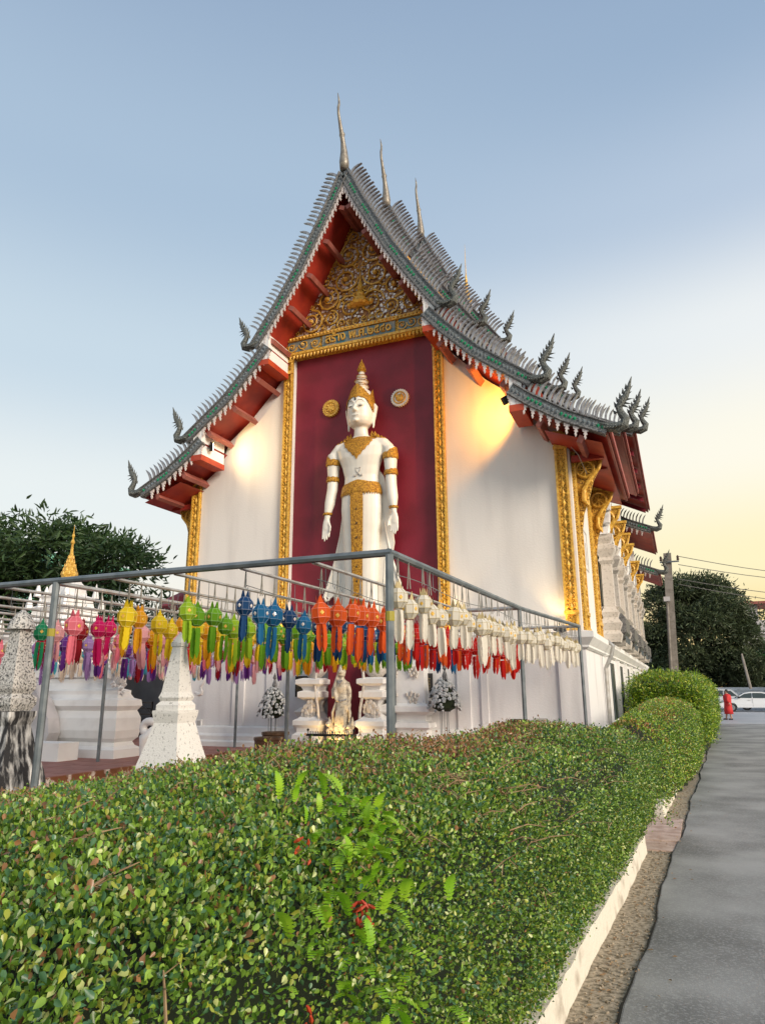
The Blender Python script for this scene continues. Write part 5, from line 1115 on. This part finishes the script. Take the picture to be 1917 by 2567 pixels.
for (px, py, n_) in ((-.90, 2.0, 16), (-.86, 1.6, 9), (-1.1, 1.98, 4), (-3.2, 5.2, 14)):
    z = h1_z(np.array([[px, py]]))[0]
    for k in range(n_): d = Vector(rs.normal(size=3)).normalized(); p = Vector((px, py, z + .02)) + Vector(rs.normal(size=3)) * .022; b.tube([p, p + d * .016, p + d * .034], [.003, .006, .002], 5)
b.build('dead_blossom', 'red_orange', H1, kind='stuff')
# second and third hedges farther along the kerb
def hedge2(lab, y0, y1, x0f, x1f, ztf, n, lsz, per, dry0, bright, shape=LEAF, fuzz=.02, skirt=.12):
    H = thing('hedge', lab, 'hedge', (rxn((y0 + y1) / 2) - 1, (y0 + y1) / 2, 0), 'clipped hedges along the kerb')
    def sdf(p): return boxsdf(p, x0f(p[:, 1]), x1f(p[:, 1]), y0, y1)
    def zf(p):
        d = np.clip(-sdf(p) / .55, 0, 1); return ztf(p) - .5 * (1 - np.sqrt(np.clip(1 - (1 - d) ** 2, 0, 1)))
    cand = np.stack([rng.uniform(-3.6, 2.2, n * 4), rng.uniform(y0, y1, n * 4)], 1); cand = cand[sdf(cand) < 0][:n]
    z = zf(cand); zx = (zf(cand + [.04, 0]) - zf(cand - [.04, 0])) / .08; zy = (zf(cand + [0, .04]) - zf(cand - [0, .04])) / .08
    nr = np.stack([-zx, -zy, np.ones(len(z))], 1); nr /= np.linalg.norm(nr, axis=1, keepdims=True); A = np.concatenate([cand, z[:, None]], 1)
    m = n // 2; y = rng.uniform(y0, y1, m); u = rng.uniform(0, 1, m); x = x1f(y); zt = zf(np.stack([x - .05, y], 1)); B1 = np.stack([x + .05 * np.sin(pi * u), y, skirt + (zt - skirt) * u], 1); N1 = np.tile([.95, -.1, .25], (m, 1))
    m2 = n // 2; u = rng.uniform(0, 1, m2); y = np.full(m2, y0); x = x0f(y) + (x1f(y) - x0f(y)) * rng.uniform(0, 1, m2); zt = zf(np.stack([x, y + .05], 1)); B2 = np.stack([x, y - .05 * np.sin(pi * u), skirt + (zt - skirt) * u], 1); N2 = np.tile([.1, -.95, .25], (m2, 1))
    cc, cn = np.concatenate([A, B1, B2]), np.concatenate([nr, N1, N2]); pos, nn2 = sprigs(cc, cn, per, fuzz)
    sz = rng.uniform(.7, 1.25, len(pos)) * lsz; up = nn2[:, 2] > .6
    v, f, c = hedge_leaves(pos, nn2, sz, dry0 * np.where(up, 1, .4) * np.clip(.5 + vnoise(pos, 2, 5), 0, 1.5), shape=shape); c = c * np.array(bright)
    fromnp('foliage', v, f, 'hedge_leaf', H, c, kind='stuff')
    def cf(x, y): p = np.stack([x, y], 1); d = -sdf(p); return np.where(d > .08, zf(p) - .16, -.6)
    grid_core('shaded_branch_mass', H, np.linspace(-3.6, 2.4, 60), np.linspace(y0 - .1, y1 + .1, 60), cf); return H
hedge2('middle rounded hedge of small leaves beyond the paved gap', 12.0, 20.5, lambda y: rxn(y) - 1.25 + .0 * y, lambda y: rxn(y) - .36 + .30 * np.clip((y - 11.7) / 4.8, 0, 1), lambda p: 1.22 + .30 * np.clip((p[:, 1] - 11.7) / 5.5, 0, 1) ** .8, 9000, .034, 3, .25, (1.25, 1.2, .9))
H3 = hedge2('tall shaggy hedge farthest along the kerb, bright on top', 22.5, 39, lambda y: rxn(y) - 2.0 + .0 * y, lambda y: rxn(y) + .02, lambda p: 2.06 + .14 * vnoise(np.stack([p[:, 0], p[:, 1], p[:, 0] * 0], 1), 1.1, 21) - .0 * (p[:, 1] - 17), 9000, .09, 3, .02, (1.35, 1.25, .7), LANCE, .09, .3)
b = MB(); rs = np.random.default_rng(31)
for k in range(26):
    y = rs.uniform(22.6, 28); x = rxn(y) - rs.uniform(.1, 1.9); p = Vector((x, y, 2.0)); d = Vector((rs.normal() * .25, -.1, 1)); b.tube([p, p + d * .2, p + d * .38 + Vector((.05 * rs.normal(), 0, 0))], [.012, .009, .004], 4)
b.build('shoot', 'weed_leaf', H3, kind='stuff', recalc=False)
# ------------------------------------------------------------------ trees
def tree(lab, base, h, crown, n, lsz, col, seed, tr=.22, nb=40, shape=LANCE, droop=.3, lean=0, group=None, name='tree', tr_mat='bark', lowest=.25):
    rs = np.random.default_rng(seed); t = thing(name, lab, 'tree', base, group); bx, by, bz = base
    b = MB(); top = Vector((bx + lean, by, bz + h * .62)); b.tube([(bx, by, bz - .1), (bx + lean * .3, by, bz + h * .25), tuple(top)], [tr, tr * .75, tr * .3], 8)
    rx_, ry_, rz_ = crown; cz = bz + h - rz_
    cents = []
    while len(cents) < nb:
        q = rs.uniform(-1, 1, 3)
        if np.linalg.norm(q) < 1 and q[2] > -1 + lowest and (np.linalg.norm(q) > .45): cents.append(np.array([bx + lean, by, cz]) + q * [rx_, ry_, rz_] * .86)
    for c_ in cents[:14]: b.tube([tuple(Vector((bx + lean * .3, by, bz + h * .3))), tuple((Vector(c_) + top) / 2), tuple(c_)], [tr * .4, tr * .22, tr * .06], 5)
    b.build('trunk', tr_mat, t)
    cents = np.array(cents); rad = rs.uniform(.22, .42, nb) * (rx_ + rz_) / 2; k = rs.integers(0, nb, n)
    q = rs.normal(size=(n, 3)); q /= np.linalg.norm(q, axis=1, keepdims=True); q[:, 2] = np.where(q[:, 2] < -.3, -q[:, 2] * .6, q[:, 2]); r_ = rs.uniform(.45, 1.06, n) ** .6; r_ = np.where(rs.uniform(size=n) < .09, r_ * rs.uniform(1.0, 1.4, n), r_)
    pos = cents[k] + q * (rad[k] * r_)[:, None] * [1, 1, .8]; d = q + rs.normal(size=(n, 3)) * .7; d[:, 2] -= droop
    tone = rs.uniform(.65, 1.25, n)[:, None] * (.8 + .4 * rs.uniform(size=nb))[k][:, None]; v, f, c = leaf_geo(pos, d, rs.uniform(.7, 1.3, n) * lsz, np.array(col)[None] * tone, shape)
    fromnp('crown', v, f, 'tree_leaf', t, c, kind='stuff'); return t
tree('broad dark green tree behind the chedi at left', (-31.4, 27.5, 0), 10.9, (8.6, 5, 5.5), 30000, .42, (.06, .115, .035), 2, .4, 60)
tree('dark green tree in front of the far left green roof', (-40, 28, 0), 8.2, (6.5, 4, 4.2), 13000, .42, (.055, .115, .033), 3, .35, 36)
tree('lower dark tree filling the gap at the temple left corner', (-24, 30, 0), 6.4, (5.0, 3.5, 3.4), 10000, .4, (.05, .10, .03), 5, .3, 30)
tree('large dense dark tree behind the utility pole', (1.9, 73, 0), 13.0, (5.1, 3.6, 6.4), 40000, .40, (.075, .10, .045), 6, .35, 70, lowest=.04)
tree('ragged lower tree left of the utility pole', (-2.1, 73, 0), 8.6, (2.8, 2.6, 4.1), 11000, .38, (.07, .105, .05), 7, .25, 26, lowest=.05)
tree('pale green slender tree at the right of the big tree', (5.6, 71.5, 0), 7.6, (1.6, 1.6, 3.4), 8000, .30, (.085, .11, .05), 8, .12, 20, tr_mat='pole_concrete', lowest=.05)
tree('mid green round tree at the right edge beyond the wall', (8.5, 76, 0), 6.8, (3.6, 2.5, 3.2), 9000, .36, (.05, .13, .04), 9, .25, 26, lowest=.05)
tree('bluish green round tree beyond the white wall', (5.9, 78, 0), 6.2, (2.6, 2.2, 3.0), 9000, .34, (.04, .11, .05), 10, .25, 24, lowest=.02)
tree('dark bushy tree just behind the white wall', (3.6, 74, 0), 3.8, (3.4, 2, 1.9), 8000, .3, (.02, .045, .028), 12, .2, 24, lowest=.02)
tree('dark bushy tree behind the white wall at the right edge', (8.3, 73.5, 0), 3.6, (3.2, 2, 1.8), 7000, .3, (.02, .045, .028), 13, .2, 24, lowest=.02)
# leaning pale trunk
b = MB(); b.tube([(4.75, 60.5, 1.7), (4.62, 60.5, 2.8), (4.5, 60.5, 3.8), (4.45, 60.5, 4.3)], [.11, .10, .09, .06], 7); tagp(b.build('bare_trunk', 'pole_concrete'), 'pale bare leaning trunk in front of the dark trees', 'trunk')
# utility pole with lines
PY = 42; t = thing('utility_pole', 'grey concrete utility pole in front of the large tree', 'pole', (-.43, PY, 0))
b = MB(); b.rectlathe([(.0, 0), (-.045, 9.18)], -.43 - .25, -.43 + .25, PY - .15, PY + .15); v_ = b.v; b.v = [(x + .045 * z, y, z) for x, y, z in v_]; b.build('shaft', 'pole_concrete', t)
b = MB(); b.box(-.45, .55, PY - .22, PY - .16, 8.62, 8.70); b.build('crossarm', 'steel', t)
b = MB(); b.tube([(-.55, PY - .2, .3), (-.42, PY - .2, 3), (-.28, PY - .2, 6.3), (-.32, PY - .3, 6.55)], .055, 7); b.build('conduit', 'pole_concrete', t)
b = MB(); b.box(-.45, -.12, PY - .4, PY - .18, 6.45, 6.7); b.build('box', 'pale_concrete', t)
for x in (-.38, .5):
    b = MB(); b.lathe([(.05, 8.72), (.09, 8.78), (.05, 8.84), (.08, 8.9), (.03, 9.0)], (x, PY - .19, 0), 7); b.build('insulator', 'glazed_pot', t)
for k, (x0, z0, z1) in enumerate(((.5, 8.98, 7.1), (.5, 8.5, 6.9), (.4, 7.7, 6.0), (.4, 7.4, 5.5))):
    b = MB(); b.tube([(x0 + (14 - x0) * u, PY + 6 * u, z0 + (z1 + .9 - z0) * u - 1.0 * sin(pi * u) * .6) for u in [i / 12 for i in range(13)]], .022, 4)
    tagp(b.build('power_line', 'black_paint'), ('topmost', 'second', 'third', 'lowest')[k] + ' power line running right from the utility pole', 'cable', 'power lines from the pole')
# ------------------------------------------------------------------ far wall, buildings
t = thing('perimeter_wall', 'long low white perimeter wall behind the parked cars', 'wall', (5, 68, 0)); b = MB(); b.box(-8, 40, 68, 68.2, 0, 1.55); b.build('wall', 'white_trim', t)
b = MB(); b.box(-8, 40, 67.93, 68.27, 1.551, 1.82); b.build('coping', 'bright_white', t)
for x in range(-6, 40, 4): b = MB(); b.box(x, x + .3, 67.9, 67.999, 0, 1.55); b.build('pier', 'white_trim', t)
t = thing('apartment_block', 'pale concrete building with stepped roof above the trees at right edge', 'building', (16, 105, 0))
b = MB(); b.box(8.6, 24, 105, 116, 0, 8.6); b.build('wall', 'pale_concrete', t)
b = MB(); b.box(8.3, 24.3, 104.6, 116, 8.6, 9.0); b.box(8.3, 24.3, 104.5, 104.8, 9.0, 10.4); b.build('parapet', 'pale_concrete', t)
b = MB(); b.box(8.2, 10.4, 106, 112, 9.0, 12.6); b.build('stair_tower', 'pale_concrete', t)
b = MB(); b.box(7.6, 13.5, 105, 113, 12.6, 12.95); b.build('roof_slab', 'red_beam', t)
for k in range(5): b = MB(); b.box(9.4 + 2.6 * k, 10.9 + 2.6 * k, 104.9, 104.99, 5.4, 7.3); b.build('window', 'glass_dark', t)
t = thing('shed', 'low shed with a pale roof corner at the right edge', 'building', (9.5, 66, 0)); b = MB(); b.prism([(6.55, 2.9), (7.6, 4.6), (12, 4.6), (12, 2.9)], 62.5, 67); b.build('roof', 'pale_concrete', t); b = MB(); b.box(7.0, 12, 62.9, 66.8, 0, 2.88); b.build('wall', 'grey_wall', t)
t = thing('green_building', 'green metal roofed building at the far left edge', 'building', (-56, 40, 0)); b = MB(); b.prism([(-62, 13.0), (-62, 16.4), (-47.8, 13.2), (-47.8, 12.2)], 40, 52); b.build('roof', 'green_roof', t); b = MB(); b.box(-62, -49.3, 40.4, 51.6, 0, 12.9); b.build('wall', 'green_roof', t)
b = MB(); b.tube([(-62, 39.95, 16.45), (-47.7, 39.95, 13.25)], .14, 5); b.build('verge', 'red_beam', t)
# ------------------------------------------------------------------ cars and the walker
def sedan(x, y, lab):       # nose to the left
    t = thing('car', lab, 'car', (x, y, .03), 'cars parked by the perimeter wall'); z0 = .03
    prof = [(-2.25, .38), (-2.30, .55), (-2.2, .74), (-1.9, .86), (-1.15, .98), (-.55, 1.36), (-.1, 1.45), (.65, 1.45), (1.25, 1.34), (1.75, 1.08), (2.2, 1.04), (2.32, .88), (2.30, .5), (2.2, .36)]
    def arch(cx): return [(cx + .36 * cos(a), .32 + .36 * sin(a)) for a in [0.0 + pi * i / 8 for i in range(9)]]
    low = [(2.0, .28)] + arch(1.45) + arch(-1.42) + [(-2.0, .28)]
    poly = prof + [(2.05, .28)] + arch(1.42) + arch(-1.42) + [(-2.1, .28)]
    b = MB(); n = len(poly); vs = []
    for yy, ins in ((-.86, .04), (-.80, .0), (.80, .0), (.86, .04)): vs += [(x + px * (1 - ins * .2), y + yy * (1 if pz < 1.0 else .88 if pz > 1.3 else .96), z0 + pz) for px, pz in poly]
    fs = [(k * n + i, k * n + (i + 1) % n, (k + 1) * n + (i + 1) % n, (k + 1) * n + i) for k in range(3) for i in range(n)] + [tuple(range(n)), tuple(range(4 * n - 1, 3 * n - 1, -1))]
    b.add(vs, fs); b.build('body', 'car_white', t)
    for s_ in (-1, 1):
        for pts in ([(-1.0, 1.0), (-.5, 1.31), (-.02, 1.38), (-.02, 1.0)], [(.04, 1.0), (.04, 1.38), (.62, 1.37), (1.1, 1.27), (1.38, 1.07), (1.0, 1.0)]):
            b = MB(); b.prism([(x + px, z0 + pz) for px, pz in pts], y + s_ * .84 - .012, y + s_ * .84 + .012); b.build('side_window', 'car_glass', t)
        for px in (-1.42, 1.42):
            b = MB(); yy = y + s_ * .80; b.tube([(x + px, yy - .1, z0 + .32), (x + px, yy + .1, z0 + .32)], .32, 16); w = b.build('wheel', 'tyre', t)
            b = MB(); b.tube([(x + px, yy + s_ * .101, z0 + .32), (x + px, yy + s_ * .115, z0 + .32)], .2, 12); b.build('rim', 'rim', w)
        b = MB(); b.obox((x - 2.2, y + s_ * .80 - .08, z0 + .64), (.42, 0, .10), (0, .16, 0), (0, 0, .12)); b.build('headlight', 'mirror_grey', t)
        b = MB(); b.obox((x - .98, y + s_ * .9 - .08, z0 + 1.0), (.18, 0, 0), (0, .16, 0), (0, 0, .12)); b.build('mirror', 'black_paint', t)
        b = MB(); b.box(x + .0, x + .02, y + s_ * .862 - .004, y + s_ * .862 + .004, z0 + .4, z0 + .98); b.box(x - .3, x - .12, y + s_ * .87 - .01, y + s_ * .87 + .01, z0 + .84, z0 + .87); b.build('door_line', 'line_grey', t, kind='stuff')
    b = MB(); b.add([(x - 1.1, y - .68, z0 + 1.02), (x - .56, y - .62, z0 + 1.37), (x - .56, y + .62, z0 + 1.37), (x - 1.1, y + .68, z0 + 1.02)], [(0, 1, 2, 3)]); b.build('windscreen', 'car_glass', t)
    b = MB(); b.box(x - 2.32, x - 2.2, y - .5, y + .5, z0 + .42, z0 + .6); b.build('grille', 'black_paint', t); return t
sedan(4.75, 61.2, 'silver white sedan parked nose to the left in front of the wall')
# pickup behind
px_, py_ = 2.9, 65.0
t = thing('pickup', 'white pickup truck with a red load parked behind the sedan', 'pickup', (px_, py_, .03), 'cars parked by the perimeter wall')
b = MB(); b.prism([(px_ + a, .03 + c_) for a, c_ in [(2.5, .45), (2.5, .85), (2.35, 1.0), (1.3, 1.08), (.75, 1.62), (-.55, 1.66), (-.68, 1.1), (-2.6, 1.08), (-2.6, .45)]], py_ - .85, py_ + .85); b.build('body', 'car_white', t)
for pts in ([(.18, 1.12), (.18, 1.55), (.68, 1.52), (1.08, 1.12)], [(-.5, 1.12), (-.45, 1.56), (.1, 1.56), (.1, 1.12)]):
    b = MB(); b.prism([(px_ + a, .03 + c_) for a, c_ in pts], py_ - .87, py_ - .851); b.build('side_window', 'car_glass', t)
b = MB(); b.box(px_ - 2.3, px_ - .8, py_ - .7, py_ + .7, 1.12, 1.3); b.ball((px_ - 1.2, py_, 1.4), (.4, .4, .25)); b.build('load', 'red_beam', t)
for a in (-1.7, 1.7): b = MB(); b.tube([(px_ + a, py_ - .9, .40), (px_ + a, py_ - .7, .40)], .37, 14); w = b.build('wheel', 'tyre', t); b = MB(); b.tube([(px_ + a, py_ - .915, .40), (px_ + a, py_ - .901, .40)], .22, 12); b.build('rim', 'rim', w)
sedan(9.2, 65.2, 'white car partly seen at the right edge by the wall')
# person in red walking across the forecourt
wx, wy = 2.32, 45.7
t = thing('person', 'person in a long red robe walking across the forecourt past the cars', 'person', (wx, wy, .03))
b = MB(); z0 = .03
b.ell([(wx, wy, z0 + .82, .17, .13), (wx, wy, z0 + 1.0, .165, .12), (wx, wy, z0 + 1.2, .20, .12), (wx, wy, z0 + 1.33, .19, .11), (wx, wy, z0 + 1.40, .08, .07), (wx, wy, z0 + 1.46, .05, .05)], 12)
b.ell([(wx - .02, wy, z0 + 1.40, .05, .05), (wx - .03, wy, z0 + 1.46, .075, .075), (wx - .02, wy, z0 + 1.55, .08, .09), (wx - .01, wy, z0 + 1.63, .06, .07), (wx, wy, z0 + 1.66, .02, .02)], 10)
b.tube([(wx - .1, wy - .01, z0 + 1.53), (wx - .125, wy, z0 + 1.5)], .016, 5)
for s_, fx in ((-1, .10), (1, -.16)):
    b.tube([(wx, wy + s_ * .08, z0 + .85), (wx + fx * .5, wy + s_ * .08, z0 + .5), (wx + fx, wy + s_ * .08, z0 + .09)], [.09, .065, .045], 8); b.tube([(wx + fx + .04, wy + s_ * .08, z0 + .05), (wx + fx - .14, wy + s_ * .08, z0 + .04)], [.045, .035], 7)
    hx_ = wx - s_ * .12; b.tube([(wx, wy + s_ * .2, z0 + 1.32), (wx + s_ * .04, wy + s_ * .24, z0 + 1.05), (hx_, wy + s_ * .23, z0 + .82)], [.055, .045, .032], 8)
    for k in range(5): b.tube([(hx_, wy + s_ * .23 + (k - 2) * .016, z0 + .83), (hx_ - .01, wy + s_ * .23 + (k - 2) * .02, z0 + (.73 if k else .77))], [.012, .009], 5)
remesh(b.build('body', 'skin', t, recalc=False), .02, 2, .4)
b = MB(); b.ell([(wx, wy, z0 + .32, .24, .24), (wx - .01, wy, z0 + .6, .22, .2), (wx, wy, z0 + .95, .19, .15), (wx, wy, z0 + 1.2, .225, .15), (wx, wy, z0 + 1.36, .19, .13), (wx, wy, z0 + 1.43, .08, .08)], 14); b.tube([(wx, wy - .22, z0 + 1.33), (wx - .03, wy - .26, z0 + 1.08), (wx + .06, wy - .25, z0 + .95)], [.085, .085, .09], 8); b.tube([(wx, wy + .22, z0 + 1.33), (wx + .03, wy + .26, z0 + 1.08), (wx - .06, wy + .25, z0 + .95)], [.085, .085, .09], 8); b.build('robe', 'red_cloth', t, smooth=True)
b = MB(); b.ell([(wx + .03, wy, z0 + 1.5, .06, .085), (wx + .01, wy, z0 + 1.58, .085, .098), (wx, wy, z0 + 1.65, .07, .08), (wx, wy, z0 + 1.68, .02, .02)], 10); b.build('hair', 'hair', t, smooth=True)
for s_, fx in ((-1, .10), (1, -.16)): b = MB(); b.tube([(wx + fx + .06, wy + s_ * .08, z0 + .035), (wx + fx - .16, wy + s_ * .08, z0 + .03)], [.05, .045], 7); b.build('shoe', 'black_paint', t)

# litter on the verge and path
b = MB(); rs = np.random.default_rng(77)
for i in range(420):
    y = 3.2 + 12 * rs.uniform() ** 1.5; x = RX(y) - .22 + abs(rs.normal()) * .14; a = rs.uniform(0, 6.3); w = rs.uniform(.008, .02); c_, s_ = cos(a) * w, sin(a) * w; z = .008 if x < RX(y) - .03 else .03
    b.add([(x - c_, y - s_, z), (x - s_ * .5, y + c_ * .5, z + .008), (x + c_, y + s_, z + .004), (x + s_ * .5, y - c_ * .5, z + .002)], [(0, 1, 2, 3)])
tagp(b.build('fallen_leaves', 'twig', recalc=False), 'dry fallen leaves scattered along the gravel verge', 'fallen leaves', kind='stuff')
b = MB()
for i in range(900):
    y = 3.0 + 10 * rs.uniform() ** 1.6; x = RX(y) - .26 + .27 * rs.uniform(); r = rs.uniform(.004, .012); b.lathe([(r * .7, -.002), (r, r * .5), (r * .4, r)], (x, y, .0), 4, rs.uniform(0, 3))
tagp(b.build('pebbles', 'gravel_soil', recalc=False), 'loose grit and pebbles on the verge beside the kerb', 'pebbles', kind='stuff')
